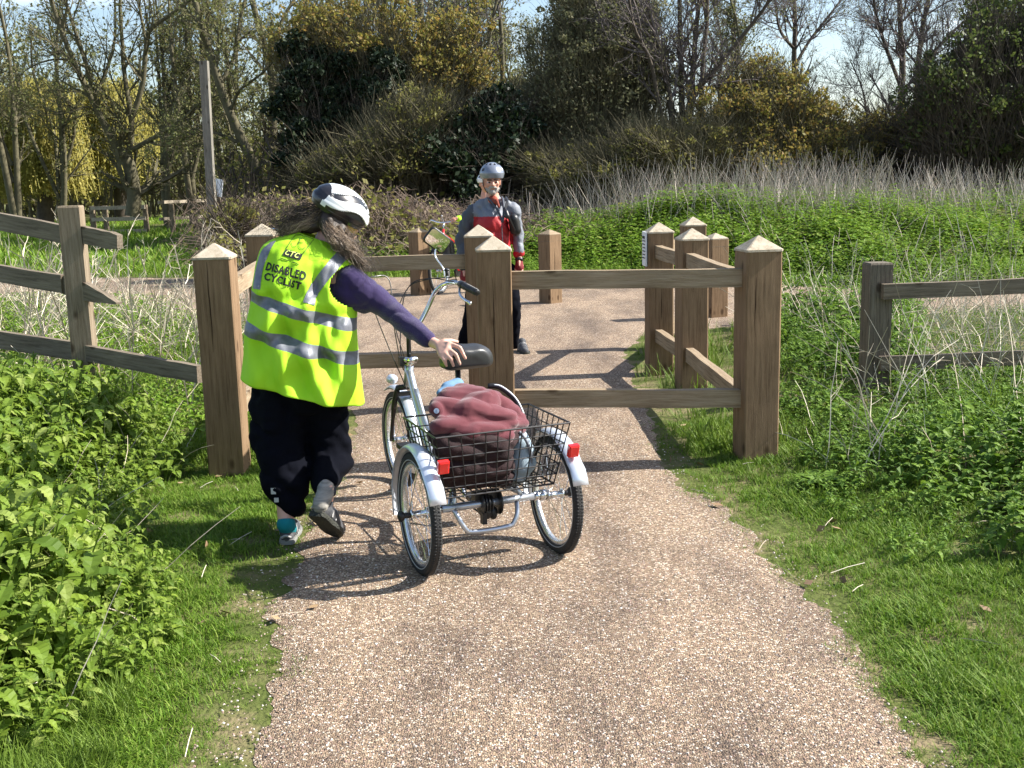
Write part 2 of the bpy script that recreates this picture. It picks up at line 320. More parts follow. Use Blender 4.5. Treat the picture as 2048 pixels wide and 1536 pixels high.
def ground_mat():
    m = bpy.data.materials.new('soil_and_turf'); m.use_nodes = True; N = m.node_tree; b = N.nodes['Principled BSDF']; L = N.links.new
    b.inputs['Roughness'].default_value = 1; b.inputs['Specular IOR Level'].default_value = .1
    tc = N.nodes.new('ShaderNodeTexCoord'); n = N.nodes.new('ShaderNodeTexNoise'); n.inputs['Scale'].default_value = 2.2; n.inputs['Detail'].default_value = 9; n.inputs['Roughness'].default_value = .7; L(tc.outputs['Object'], n.inputs[0])
    cr = N.nodes.new('ShaderNodeValToRGB'); e = cr.color_ramp.elements; e[0].position = .36; e[0].color = (.06, .085, .018, 1); e[1].position = .66; e[1].color = (.24, .18, .115, 1); q = e.new(.5); q.color = (.10, .115, .035, 1); L(n.outputs[0], cr.inputs[0]); L(cr.outputs[0], b.inputs['Base Color'])
    n2 = N.nodes.new('ShaderNodeTexNoise'); n2.inputs['Scale'].default_value = 45; n2.inputs['Detail'].default_value = 5; L(tc.outputs['Object'], n2.inputs[0])
    bp = N.nodes.new('ShaderNodeBump'); bp.inputs['Strength'].default_value = .8; bp.inputs['Distance'].default_value = .02; L(n2.outputs[0], bp.inputs['Height']); L(bp.outputs[0], b.inputs['Normal']); return m
def gravel_mat():
    m = bpy.data.materials.new('gravel_path'); m.use_nodes = True; N = m.node_tree; b = N.nodes['Principled BSDF']; L = N.links.new
    b.inputs['Roughness'].default_value = .85; b.inputs['Specular IOR Level'].default_value = .25
    tc = N.nodes.new('ShaderNodeTexCoord'); v = N.nodes.new('ShaderNodeTexVoronoi'); v.inputs['Scale'].default_value = 160; L(tc.outputs['Object'], v.inputs[0])
    sx = N.nodes.new('ShaderNodeSeparateColor'); L(v.outputs['Color'], sx.inputs[0])
    cr = N.nodes.new('ShaderNodeValToRGB'); e = cr.color_ramp.elements; cr.color_ramp.interpolation = 'CONSTANT'
    e[0].position = 0; e[0].color = (.17, .135, .105, 1); e[1].position = .93; e[1].color = (.85, .80, .70, 1)
    for p_, c in ((.18, (.26, .20, .145)), (.36, (.33, .255, .185)), (.52, (.39, .30, .21)), (.62, (.23, .175, .14)), (.70, (.44, .325, .26)), (.78, (.50, .43, .32)), (.86, (.12, .10, .085)), (.89, (.60, .52, .41))):
        q = e.new(p_); q.color = (*c, 1)
    L(sx.outputs[0], cr.inputs[0])
    n = N.nodes.new('ShaderNodeTexNoise'); n.inputs['Scale'].default_value = 1.5; n.inputs['Detail'].default_value = 9; n.inputs['Roughness'].default_value = .68; mg = N.nodes.new('ShaderNodeMapping'); mg.inputs['Scale'].default_value = (1.3, .42, 1); L(tc.outputs['Object'], mg.inputs[0]); L(mg.outputs[0], n.inputs[0])
    r2 = N.nodes.new('ShaderNodeValToRGB'); r2.color_ramp.elements[0].position = .36; r2.color_ramp.elements[0].color = (.50, .46, .45, 1); r2.color_ramp.elements[1].position = .58; r2.color_ramp.elements[1].color = (1.0, .92, .84, 1); L(n.outputs[0], r2.inputs[0])
    n3 = N.nodes.new('ShaderNodeTexNoise'); n3.inputs['Scale'].default_value = 260; n3.inputs['Detail'].default_value = 2; L(tc.outputs['Object'], n3.inputs[0])
    r3 = N.nodes.new('ShaderNodeValToRGB'); r3.color_ramp.elements[0].position = .3; r3.color_ramp.elements[0].color = (.6, .6, .6, 1); r3.color_ramp.elements[1].position = .7; r3.color_ramp.elements[1].color = (1.2, 1.2, 1.2, 1); L(n3.outputs[0], r3.inputs[0])
    mx = N.nodes.new('ShaderNodeMixRGB'); mx.blend_type = 'MULTIPLY'; mx.inputs[0].default_value = 1; L(cr.outputs[0], mx.inputs[1]); L(r2.outputs[0], mx.inputs[2])
    m3 = N.nodes.new('ShaderNodeMixRGB'); m3.blend_type = 'MULTIPLY'; m3.inputs[0].default_value = 1; L(mx.outputs[0], m3.inputs[1]); L(r3.outputs[0], m3.inputs[2])
    L(m3.outputs[0], b.inputs['Base Color'])
    bp = N.nodes.new('ShaderNodeBump'); bp.inputs['Strength'].default_value = .9; bp.inputs['Distance'].default_value = .006; bp.invert = True; L(v.outputs['Distance'], bp.inputs['Height']); L(bp.outputs[0], b.inputs['Normal']); return m
M['ground'] = ground_mat(); M['gravel'] = gravel_mat()
# ---------------------------------------------------------------- terrain
def sstep(x, a, b):
    t = np.clip((x-a)/(b-a), 0, 1); return t*t*(3-2*t)
def vnoise(x, y, s, seed=0):               # smooth value noise, vectorised
    x = np.asarray(x)*s+seed*17.3; y = np.asarray(y)*s+seed*7.7; xi = np.floor(x).astype(int); yi = np.floor(y).astype(int); fx = x-xi; fy = y-yi
    def h(a, b): q = np.sin(a*127.1+b*311.7+seed)*43758.5453; return q-np.floor(q)
    fx = fx*fx*(3-2*fx); fy = fy*fy*(3-2*fy)
    return (h(xi, yi)*(1-fx)+h(xi+1, yi)*fx)*(1-fy)+(h(xi, yi+1)*(1-fx)+h(xi+1, yi+1)*fx)*fy
# path outline on the ground (left edge up, right edge back)
PL = [(470, 1700), (520, 1536), (556, 1380), (575, 1250), (575, 1170), (610, 1110), (655, 1020), (700, 940), (712, 850), (700, 760), (660, 680), (600, 620)]
PR = [(1980, 1700), (1800, 1536), (1735, 1430), (1640, 1260), (1560, 1150), (1440, 1040), (1345, 950), (1295, 860), (1240, 775), (1248, 720), (1290, 650), (1330, 606)]
pl = [G(*p)[:2] for p in PL]; pr = [G(*p)[:2] for p in PR]
cross_near = [(-40, 13.2), (-14, 13.6), (-4, 13.0), (-2.4, 12.0)]; 
def xl(y): a = np.array(pl); o = np.argsort(a[:, 1]); return np.interp(y, a[o, 1], a[o, 0])
def xr(y): a = np.array(pr); o = np.argsort(a[:, 1]); return np.interp(y, a[o, 1], a[o, 0])
def ynear(x):  return np.interp(x, [-40, -14, -6, -3.2, -1.9, 1.6, 3.0, 4.6, 8, 40], [14.6, 15.2, 14.6, 12.5, 11.0, 11.0, 11.6, 11.9, 11.6, 11.6])
def yfar(x): return np.interp(x, [-40, -10, -5, 0, 2, 3.5, 5, 6.5, 12, 40], [22, 21, 19.3, 18.0, 17.3, 16.0, 14.7, 14.1, 13.6, 13.5])
def path_sd(x, y):                          # >0 inside gravel (rough metres)
    w = (vnoise(x, y, 2.3, 3)-.5)*.22+(vnoise(x, y, 9, 5)-.5)*.10
    a = np.minimum(x-xl(y), xr(y)-x); a = np.where((y < 12.2), a, -9)
    b = np.minimum(y-ynear(x), yfar(x)-y)
    return np.maximum(a, b)+w
def hgt(x, y):
    x = np.asarray(x, float); y = np.asarray(y, float)
    # green bank beyond the crossing path, rising to the right
    amp = .62*sstep(x, -1.5, 4)+.10
    b = sstep(y-np.maximum(yfar(x), 15.2), 0.2, 5.5)*amp
    b *= 1-.25*sstep(y, 26, 34)
    b += sstep(y-yfar(x), .3, 3)*(vnoise(x, y, .5, 2)-.5)*.3
    near = (vnoise(x, y, 1.1, 8)-.5)*.07*sstep(-path_sd(x, y), .1, .9)*(y < 15)
    # low verge mound right of the path, beyond the posts
    m = .10*sstep(x-xr(np.minimum(y, 12)), .1, 2.0)*sstep(-y, -13, -10)
    l = .12*sstep(xl(np.minimum(y, 12))-x, .8, 3.0)*sstep(-y, -14, -11)
    return b+near+m+l-.0
def grid(x0, x1, y0, y1, nx, ny, fx=None):
    X = np.linspace(x0, x1, nx) if fx is None else fx; Y = y0*(y1/y0)**np.linspace(0, 1, ny)
    return np.meshgrid(X, Y)
NX, NY = 260, 330
U = np.linspace(-1, 1, NX); XX = np.sign(U)*(np.abs(U)*9+np.abs(U)**5*500)
Yv = np.concatenate([np.linspace(-12, 1.5, 12), 1.6*(60/1.6)**np.linspace(0, 1, NY-32), np.linspace(66, 900, 20)])
X, Y = np.meshgrid(XX, Yv); Z = hgt(X, Y)
i, j = np.meshgrid(np.arange(len(Yv)-1), np.arange(NX-1), indexing='ij')
Fq = np.stack([i*NX+j, i*NX+j+1, (i+1)*NX+j+1, (i+1)*NX+j], -1).reshape(-1, 4)
put('ground', mesh_np('ground', np.stack([X, Y, Z-.004*0], -1), Fq, True), M['ground'], kind='structure')
# gravel sheets with ragged edges: the near path by rows, the crossing path by columns
def edge_noise(t, u): return (vnoise(t, t*0+u, 2.3, 3)-.5)*.16+(vnoise(t, t*0+u, 8, 5)-.5)*.10+(vnoise(t, t*0+u, 30, 6)-.5)*.035
def gravel_sheets():
    y = np.concatenate([np.arange(.8, 7, .02), np.arange(7, 12.6, .05)]); a = xl(y)+edge_noise(y, 1)-.03; b = xr(y)+edge_noise(y, 9)+.03
    n = 60; t = np.linspace(0, 1, n); X = a[:, None]*(1-t)+b[:, None]*t; Y = np.repeat(y[:, None], n, 1)
    Z = hgt(X, Y)+.002+.008*sstep(np.minimum(t, 1-t)[None]*(b-a)[:, None], 0, .12)
    i, j = np.meshgrid(np.arange(len(y)-1), np.arange(n-1), indexing='ij'); Fa = np.stack([i*n+j, i*n+j+1, (i+1)*n+j+1, (i+1)*n+j], -1).reshape(-1, 4)
    put('gravel_path', mesh_np('gravel_path', np.stack([X, Y, Z], -1), Fa, True), M['gravel'], kind='structure')
    x = np.concatenate([np.arange(-40, -12, .3), np.arange(-12, 12, .06), np.arange(12, 40, .3)]); a = ynear(x)+edge_noise(x, 4); b = yfar(x)+edge_noise(x, 6)*1.5
    n = 50; t = np.linspace(0, 1, n); Y = a[:, None]*(1-t)+b[:, None]*t; X = np.repeat(x[:, None], n, 1)
    Z = hgt(X, Y)+.0145*sstep(np.minimum(t, 1-t)[None]*(b-a)[:, None], 0, .15)+.001
    i, j = np.meshgrid(np.arange(len(x)-1), np.arange(n-1), indexing='ij'); Fa = np.stack([i*n+j, (i+1)*n+j, (i+1)*n+j+1, i*n+j+1], -1).reshape(-1, 4)
    put('crossing_path', mesh_np('crossing_path', np.stack([X, Y, Z], -1), Fa, True), M['gravel'], kind='structure')
gravel_sheets()
# ---------------------------------------------------------------- barriers, fences, bollards
M['crack'] = mat('wood_crack', (.035, .022, .014), 1., spec=0.)
def post_mesh(h, w=.2, cap=.085, over=.004, base=-.15, seed=0, bev=.008):
    mb = MB(); a = w/2; rn = random.Random(seed)
    def ring(z, s, b): 
        s_ = s; p = [(s_, -s_+b), (s_, s_-b), (s_-b, s_), (-s_+b, s_), (-s_, s_-b), (-s_, -s_+b), (-s_+b, -s_), (s_-b, -s_)]
        return [(x+rn.uniform(-.0015, .0015), y+rn.uniform(-.0015, .0015), z) for x, y in p]
    zs = np.linspace(base, h-cap, 9)
    mb.loft([ring(z, a, bev) for z in zs], True, 0)
    for fc in range(4):                     # drying cracks on the faces
        for _ in range(rn.choice((1, 1, 2))):
            x = rn.uniform(-.55, .55)*a; z = rn.uniform(.3, h-cap-.35); L5 = rn.uniform(.2, .55); pts = []
            for q in range(9):
                t = q/8; x += rn.uniform(-.003, .003); wq = .0022*math.sin(math.pi*min(.97, t+.03))+.0003; pts.append((x-wq, x+wq, min(z+L5*t, h-cap-.01)))
            ca, sa = math.cos(fc*math.pi/2), math.sin(fc*math.pi/2); V = [(ca*xx+sa*(a+.0022), sa*xx-ca*(a+.0022), zz) for l, r, zz in pts for xx in (l, r)]
            mb.add(V, [(2*k, 2*k+1, 2*k+3, 2*k+2) for k in range(8)], 2)
    mb.loft([ring(h-cap+.0005, a+over, bev), ring(h-cap+.012, a+over, bev), ring(h-.002, .004, .001)], True, 1)
    return mb
def post(parent, x, y, h, rz=0, w=.2, mats=None, seed=0, flat=False, cap=.085):
    mb = post_mesh(h, w, cap if not flat else .015, .004 if not flat else 0, seed=seed) if not flat else flat_post(h, w, seed)
    o = mb.build('post', mats or [M['wood'], M['cap'], M['crack']], parent)
    o.location = (x-parent.location[0], y-parent.location[1], hgt(x, y)*.0); o.rotation_euler = (0, 0, rz); return o
def flat_post(h, w, seed=0):
    mb = MB(); a = w/2; mb.loft([[(x*k, y*k, z) for x, y in ((a, -a), (a, a), (-a, a), (-a, -a))] for z, k in ((-.2, 1), (h*.5, 1.0), (h-.012, .99), (h, .92))], True); return mb
def rail(parent, a, b, h=.10, t=.055, m=None, tip=None, n=8, seed=1):
    a = np.array(a, float); b = np.array(b, float); d = b-a; L = np.linalg.norm(d); rn = random.Random(seed)
    mb = MB(); rings = []
    for k in range(n+1):
        x = L*k/n; hh = h/2; 
        if tip and k >= n-5: hh = h/2*(1+(tip-1)*((k-n+5)/5)**1.2*(1 if tip < .5 else (k == n)))
        q = rn.uniform(-.003, .003)
        rings.append([(x, -t/2, -hh+q), (x, t/2, -hh+q), (x, t/2, hh+q), (x, -t/2, hh+q)])
    mb.loft(rings); o = mb.build('rail', m or M['railx'], parent)
    o.location = tuple(a-np.array(parent.location)); yaw = math.atan2(d[1], d[0]); pit = -math.asin(d[2]/L)
    o.rotation_euler = (0, pit, yaw); return o
A_ = (-1.60, 6.02); B_ = (-1.70, 7.68); C_ = (-.085, 6.14); C2 = (-.205, 7.68); F3 = (1.36, 6.02); F2 = (1.30, 7.85); F1 = (1.20, 8.82); F4 = (1.70, 10.2)
bl = empty('barrier_fence', (A_[0], A_[1], 0), label='left half of the timber cycle barrier, between the broken fence and the woman', cat='barrier')
post(bl, *A_, 1.295, .06, .2, seed=1); post(bl, *B_, 1.335, .0, .195, seed=2); post(bl, *C2, 1.29, 0, .195, seed=3)
for z in (1.04, .36):
    rail(bl, (A_[0]+.05, A_[1]+.08, z), (B_[0]+.04, B_[1]-.08, z+.02), seed=int(z*10))
    rail(bl, (B_[0]+.08, B_[1]-.03, z), (C2[0]-.08, C2[1]-.03, z), seed=int(z*20))
br = empty('barrier_fence', (F3[0], F3[1], 0), label='right half of the timber cycle barrier, its rails turning away at the nearest post', cat='barrier')
post(br, *C_, 1.29, .05, .19, seed=4); post(br, *F3, 1.262, .14, .2, seed=5); post(br, *F2, 1.222, .12, .195, seed=6)
post(br, *F1, 1.228, .05, .2, seed=7); post(br, *F4, 1.212, .1, .2, seed=8)
for z in (1.0, .33):
    rail(br, (C_[0]+.08, C_[1], z+.04), (F3[0]-.07, F3[1]-.02, z+.035), seed=int(z*11))
    rail(br, (F3[0]-.04, F3[1]+.08, z-.0), (F2[0]-.03, F2[1]-.08, z), seed=int(z*12))
    rail(br, (F2[0]-.04, F2[1]+.08, z-.01), (F1[0]-.02, F1[1]-.08, z), seed=int(z*13))
    rail(br, (F1[0]+.05, F1[1]+.08, z), (F4[0]-.04, F4[1]-.08, z), seed=int(z*14))
nb = MB(); nb.box((0, 0, 0), (.012, .16, .27)); 
no = nb.build('notice', M['paper'], None, label='small white laminated notice fixed to the side of a right hand barrier post', cat='notice'); no.location = (F1[0]-.115, F1[1]-.0, 1.02); no.rotation_euler = (0, 0, .05)
pr_ = MB()
for k in range(7): pr_.box((-.0075, random.Random(k).uniform(-.01, .01), .09-k*.027), (.002, .11, .008 if k else .02))
pr_.build('print_lines', M['ink'], no)
# bollards
blabels = {'a': 'brown timber bollard beyond the barrier, left of the man in the red jacket', 'b': 'brown timber bollard standing alone right of the man, at the grass edge', 'c': 'pale sunlit timber bollard behind the tall right hand barrier posts'}
for k, (x, y, h, rz) in dict(a=(-1.25, 15.5, .955, .75), b=(.525, 14.1, .95, .72), c=(2.29, 12.25, .95, .35)).items():
    o = post_mesh(h, .215, .07, .0, seed=20+ord(k)).build('bollard', [M['wood'], M['cap'] if k == 'c' else M['railx'], M['crack']], None, label=blabels[k], cat='bollard', group='timber bollards across the path')
    o.location = (x, y, 0); o.rotation_euler = (0, 0, rz)
    g = MB(); g.loft([[(sx*q, sy*q, h-.15+dz) for sx, sy in ((1, -1), (1, 1), (-1, 1), (-1, -1))] for q, dz in ((.1055, 0), (.1085, .003), (.1055, .006))], False); g.build('groove', M['grey_post'], o)
# left broken fence
gf = empty('post_and_rail_fence', (-2.77, 6.95, 0), label='broken grey fence with split rails among dry stalks on the left', cat='fence')
post(gf, -2.72, 6.95, 1.50, .12, .13, [M['wood2']], flat=True)
def prail(a, b, Ya, Yb, **k): return rail(gf, P(*a, Ya), P(*b, Yb), m=M['grey_rail'], **k)
prail((-260, 390), (128, 468), 8.6, 7.02, h=.115, t=.04, seed=31)
prail((128, 462), (240, 484), 7.05, 6.7, h=.105, t=.04, seed=32, tip=.75)
prail((-260, 505), (128, 568), 8.6, 7.02, h=.115, t=.04, seed=33)
prail((128, 568), (238, 606), 7.05, 6.7, h=.12, t=.04, seed=34, tip=.1)
prail((-260, 640), (150, 702), 8.6, 7.0, h=.12, t=.04, seed=35)
prail((150, 702), (400, 748), 7.0, 6.2, h=.10, t=.04, seed=36)
post(gf, *P(-240, 400, 8.5)[:2], 1.5, .1, .14, [M['wood2']], flat=True)
# right fence
hf = empty('post_and_rail_fence', (2.46, 7.35, 0), label='dark weathered two rail fence running off to the right through the nettles', cat='fence')
post(hf, 2.47, 7.38, .985, .06, .155, [M['grey_post']], flat=True, seed=3); post(hf, 5.0, 7.5, .985, .0, .155, [M['grey_post']], flat=True)
rail(hf, (2.47, 7.27, .80), (5.1, 7.42, .82), .10, .05, M['grey_rail'], seed=41); rail(hf, (2.47, 7.27, .315), (5.1, 7.42, .34), .095, .05, M['grey_rail'], seed=42)
# far fence on the left, by the big tree
ff = empty('post_and_rail_fence', tuple(G(245, 458)*[1, 1, 0]), label='low pale wooden fence far away at the foot of the big forked tree', cat='fence')
for px_ in (186, 212, 292, 345): 
    p = P(px_, 440, 36); post(ff, p[0], 36, 1.05, 0, .14, [M['wood2']], flat=True)
for z in (.98, .62, .22):
    a = P(186, 440, 36); b = P(294, 440, 36); rail(ff, (a[0], 35.9, z), (b[0], 35.9, z-.0), .12, .06, M['cap'])
a = P(300, 440, 36); b = P(372, 440, 36); rail(ff, (a[0], 37, 1.1), (b[0], 39, 1.1), .1, .06, M['cap']); rail(ff, (a[0], 37, .55), (b[0], 39, .55), .1, .06, M['cap'])
# tall pole with a small sign
tp = P(408, 122, 20); bp_ = P(425, 470, 20)
pol = empty('signpost', (bp_[0], 20, 0), label='tall bare weathered pole leaning slightly above the brambles', cat='pole')
mb = MB(); hb = tp[2]; mb.loft([[(x+t*(tp[0]-bp_[0]), y, z) for x, y in ((.07, -.07), (.07, .07), (-.07, .07), (-.07, -.07))] for z, t in ((-.2, 0), (hb*.5, .5), (hb-.03, .98), (hb, 1))]); mb.build('pole', M['pole'], pol)
s1 = P(431, 358, 19.9); mb = MB(); q = [P(431, 357, 19.88), P(446, 360, 19.82), P(443, 394, 19.82), P(435, 393, 19.86)]; q = np.array(q)-np.array(pol.location)
mb.loft([q, q+np.array([0, .02, 0])]); mb.build('sign_plate', M['paper'], pol)
# ---------------------------------------------------------------- low vegetation
rg = np.random.default_rng(7)
def blade(x, y, h, lean, az, w):
    dx, dy = math.cos(az), math.sin(az); px, py = -dy, dx; V = []
    for t, ww in ((0, 1), (.45, .8), (.8, .45)):
        k = lean*t**1.8; V += [(x+dx*k+px*w*ww/2, y+dy*k+py*w*ww/2, h*t*(1-.15*lean/h*t)), (x+dx*k-px*w*ww/2, y+dy*k-py*w*ww/2, h*t*(1-.15*lean/h*t))]
    V.append((x+dx*lean, y+dy*lean, h*(1-.25*lean/h))); return V
def tuft(n, h, w, spread, lean, seed):
    r = random.Random(seed); V = []; F = []
    for k in range(n):
        b = len(V); V += blade(r.gauss(0, spread), r.gauss(0, spread), h*r.uniform(.5, 1.15), h*lean*r.uniform(.2, 1.3), r.uniform(0, 6.28), w*r.uniform(.7, 1.3))
        F += [(b, b+1, b+3, b+2), (b+2, b+3, b+5, b+4), (b+4, b+5, b+6, b+6)]
    return np.array(V), np.array(F)
def fixtri(F): return F
def nettle_leaf(L, wd):                     # serrated leaf along +x, folded, drooping
    xs = np.linspace(0, 1, 6); up_ = []; lo = []; mid = []
    for k, t in enumerate(xs):
        ww = wd*math.sin(math.pi*min(1, t*.93+.12))**.8*(1-.35*t)
        z = -.55*L*t*t+.12*L*t
        mid.append((L*t, 0, z)); up_.append((L*(t-.04), ww, z+ww*.25)); lo.append((L*(t-.04), -ww, z+ww*.25))
        if 0 < k < 5:
            up_.append((L*(t+.05), ww*.78, z+ww*.2)); lo.append((L*(t+.05), -ww*.78, z+ww*.2)); mid.append((L*(t+.05), 0, z))
    V = mid+up_+lo; n = len(mid); F = []
    for k in range(n-1): F += [(k, k+1, n+k+1, n+k), (k+1, k, 2*n+k, 2*n+k+1)]
    return np.array(V), np.array(F)
def sprig(seed, h=.32, pairs=4, L=.062, simple=False):
    r = random.Random(seed); V = []; F = []; n = 0
    for k in range(pairs):
        z = h*(1-.20*k)-.01; s = (.55+.28*k) if k < 3 else 1.25
        for q in range(2 if k else 3):
            a = k*math.pi/2+q*math.pi*(1 if k else .66)+r.uniform(-.3, .3)
            if simple: v, f = np.array([(0, 0, 0), (L*.5, L*.32, 0), (L*1.05, 0, -.018), (L*.5, -L*.32, 0)]), np.array([(0, 1, 2, 3)])
            else: v, f = nettle_leaf(L, L*.36)
            v = v*s*r.uniform(.85, 1.15); t = r.uniform(-.5, .25); c, s_ = math.cos(t), math.sin(t)
            v = np.stack([v[:, 0]*c-v[:, 2]*s_+.008, v[:, 1], v[:, 0]*s_+v[:, 2]*c], -1)
            c, s_ = math.cos(a), math.sin(a); v = np.stack([v[:, 0]*c-v[:, 1]*s_, v[:, 0]*s_+v[:, 1]*c, v[:, 2]+z], -1)
            V.append(v); F.append(f+n); n += len(v)
    if not simple:
        v = np.array([(math.cos(a)*.0025, math.sin(a)*.0025, z) for z in (0, h) for a in (0, 2.1, 4.2)]); F.append(np.array([(0, 1, 4, 3), (1, 2, 5, 4), (2, 0, 3, 5)])+n); V.append(v); n += 6
    return np.concatenate(V), np.concatenate(F)
def sample(n, x0, x1, y0, y1, fn, ypow=1.):
    y = y0+(y1-y0)*rg.uniform(0, 1, n)**ypow; x = rg.uniform(x0, x1, n); k = rg.uniform(0, 1, n) < fn(x, y); return x[k], y[k]
def pos3(x, y, dz=0): return np.stack([x, y, hgt(x, y)+dz], -1)
def stuff(name, parts, m, label, cat):
    V, F = join(parts); return put(name, mesh_np(name, V, F), m, None, kind='stuff', label=label, category=None) if False else tag(put(name, mesh_np(name, V, F), m), label, cat, None, 'stuff')
nb_ = np.array([G(*p, .22)[:2] for p in [(40, 1600), (60, 1420), (150, 1330), (285, 1235), (312, 1120), (270, 1030), (255, 960), (300, 900), (385, 860), (330, 770)]])
def nettL(x, y):                            # distance into the left nettle bed
    o = np.argsort(nb_[:, 1]); return np.interp(y, nb_[o, 1], nb_[o, 0])-x+(vnoise(x, y, 4, 9)-.5)*.28
nr_ = np.array([G(*p, .12)[:2] for p in [(2300, 1330), (2048, 1200), (1920, 1130), (1790, 1075), (1700, 1010), (1640, 940), (1585, 880), (1570, 800), (1560, 700)]])
def nettR(x, y):
    o = np.argsort(nr_[:, 1]); return x-np.interp(y, nr_[o, 1], nr_[o, 0])+(vnoise(x, y, 3.5, 4)-.5)*.4
# nettles, left foreground
x, y = sample(4600, -4.6, -.6, 2.9, 6.9, lambda x, y: (nettL(x, y) > 0)*np.clip(1.25-.16*(y-3), .6, 1), 1.0)
d = nettL(x, y); hh = .20+.34*sstep(d, 0, .8)+(vnoise(x, y, 2.5, 1)-.5)*.16
ps = []
idx = rg.integers(0, 4, len(x))
for k in range(4):
    q = idx == k; ps.append(scatter(rg, sprig(k, .34, 4, .066+.010*k), pos3(x[q], y[q]), np.clip(hh[q]/.36, .45, 1.6)*rg.uniform(.8, 1.15, q.sum()), tilt=.22))
stuff('nettles', ps, M['l_nettle'], 'bed of bright young stinging nettles filling the left foreground', 'nettles')
# weeds, right
x, y = sample(15000, .9, 9, 4.2, 13, lambda x, y: (nettR(x, y) > 0)*(y < ynear(x)-.1)*(1-.035*(y-4))*(.45+1.0*vnoise(x, y, 1.3, 6)), 1.1)
d = nettR(x, y); hh = .12+.24*sstep(d, 0, .9)+(vnoise(x, y, 1.6, 11)-.5)*.2; hh *= np.where((x > .375*y) & (y > 7.6), .30, np.where((x > 2.1) & (y > 5.6) & (y <= 7.6), .55, np.where(y > 8, 1.15, 1)))
idx = rg.integers(0, 4, len(x)); ps = []
for k in range(4):
    q = idx == k; ps.append(scatter(rg, sprig(10+k, .30, 4, .070, simple=(k > 1)), pos3(x[q], y[q]), np.clip(hh[q]/.32, .35, 1.5)*rg.uniform(.8, 1.2, q.sum()), tilt=.28))
stuff('weeds', ps, M['l_weed'], 'low bright green weeds and nettles spreading right of the barrier', 'weeds')
# weeds, left beyond the nettles
x, y = sample(9000, -9, -1.0, 6.5, 14.5, lambda x, y: (x < xl(np.minimum(y, 12))-.15)*(y < ynear(x)-.1)*(.35+.9*vnoise(x, y, 1.2, 16))*(1-.05*(y-6)), 1.0)
idx = rg.integers(0, 3, len(x)); ps = []
hh = .12+.20*vnoise(x, y, .9, 2)+.12*sstep(-x, 2.2, 4)
for k in range(3):
    q = idx == k; ps.append(scatter(rg, sprig(30+k, .28, 4, .055, simple=True), pos3(x[q], y[q]), np.clip(hh[q]/.3, .3, 1.4), tilt=.3))
stuff('weeds', ps, M['l_bank'], 'patchy green weeds behind the broken fence on the left', 'weeds')
# short turf, near left and right
def turf(n, x0, x1, y0, y1, fn, T, sc, tilt=.25):
    x, y = sample(n, x0, x1, y0, y1, fn, 1.5); sd_ = -path_sd(x, y)
    s = sc*(.55+.9*vnoise(x, y, 3.1, 12))*np.clip(.45+sd_*1.6, .35, 1)
    idx = rg.integers(0, len(T), len(x)); return [scatter(rg, T[k], pos3(x[idx == k], y[idx == k]), s[idx == k]*rg.uniform(.7, 1.3, (idx == k).sum()), tilt=tilt) for k in range(len(T))]
T1 = [tuft(9, .045, .0042, .02, .9, s) for s in range(3)]
def fl(x, y): sdv = -path_sd(x, y); return (sdv > -.13)*np.clip(.16+sdv*2.2, .05, 1)*np.clip(2.1*vnoise(x, y, 2.6, 21)+.05, .30, 1)*np.clip(.1+1.5*vnoise(x, y, 11, 22), .2, 1)*(nettL(x, y) < .5)*(nettR(x, y) < .6)
ps = turf(44000, -2.4, -.1, 2.5, 6.8, fl, T1, .78)+turf(44000, .5, 3.6, 2.5, 7, fl, T1, .82)
stuff('grass', ps, M['l_grass'], 'short sunlit turf on both verges of the gravel path', 'grass')
T2 = [tuft(10, .13, .005, .025, .7, s+5) for s in range(3)]
def fl2(x, y): sdv = -path_sd(x, y); return (sdv > .25)*(vnoise(x, y, 1.5, 31) > .5)*.8
ps = turf(2200, -2.2, -.6, 2.5, 3.6, lambda x, y: (-path_sd(x, y) > .45)*1., T2, .62)+turf(1600, .9, 3.6, 2.6, 6.6, fl2, T2, .6)+turf(2600, -7, -1.4, 6.2, 14, lambda x, y: (x < xl(np.minimum(y, 12))-.2)*(y < ynear(x)-.05)*.9, T2, 1.5)+turf(3600, 1.0, 8, 6.2, 13.2, lambda x, y: (-path_sd(x, y) > .02)*(y < ynear(x))*.8*(1-((x > .37*y) & (y > 8))), T2, 1.1)
stuff('grass', ps, M['l_long'], 'longer tufts of grass around the post feet and among the weeds', 'grass')
# strip of grass on the far edge of the crossing path
ps = turf(16000, -14, 14, 15.5, 21.5, lambda x, y: (y > yfar(x)-.02)*(y < yfar(x)+2.6)*1., [tuft(7, .16, .012, .05, .6, s+9) for s in range(3)], 1.0)
stuff('grass', ps, M['l_bank'], 'bright strip of grass along the far edge of the crossing path', 'grass')
ps = turf(15000, -30, -5.5, 21, 52, lambda x, y: x*0+1., [tuft(6, .17, .03, .12, .6, s+29) for s in range(3)], 1.0)
stuff('grass', ps, M['l_bank'], 'green field stretching away behind the left fence to the far railings', 'grass')
x, y = sample(150, -2.6, 3.0, 2.5, 7, lambda x, y: (-path_sd(x, y) > -.1)*.7)
M['litter'] = mat('dead_leaf', (.25, .16, .08), .8, island=[(.30, .20, .10), (.18, .11, .06), (.40, .30, .17)])
stuff('leaf_litter', [leafq(rg, pos3(x, y, .022), .035, .8)], M['litter'], 'a few dead brown leaves lying on the verges', 'dead leaves')
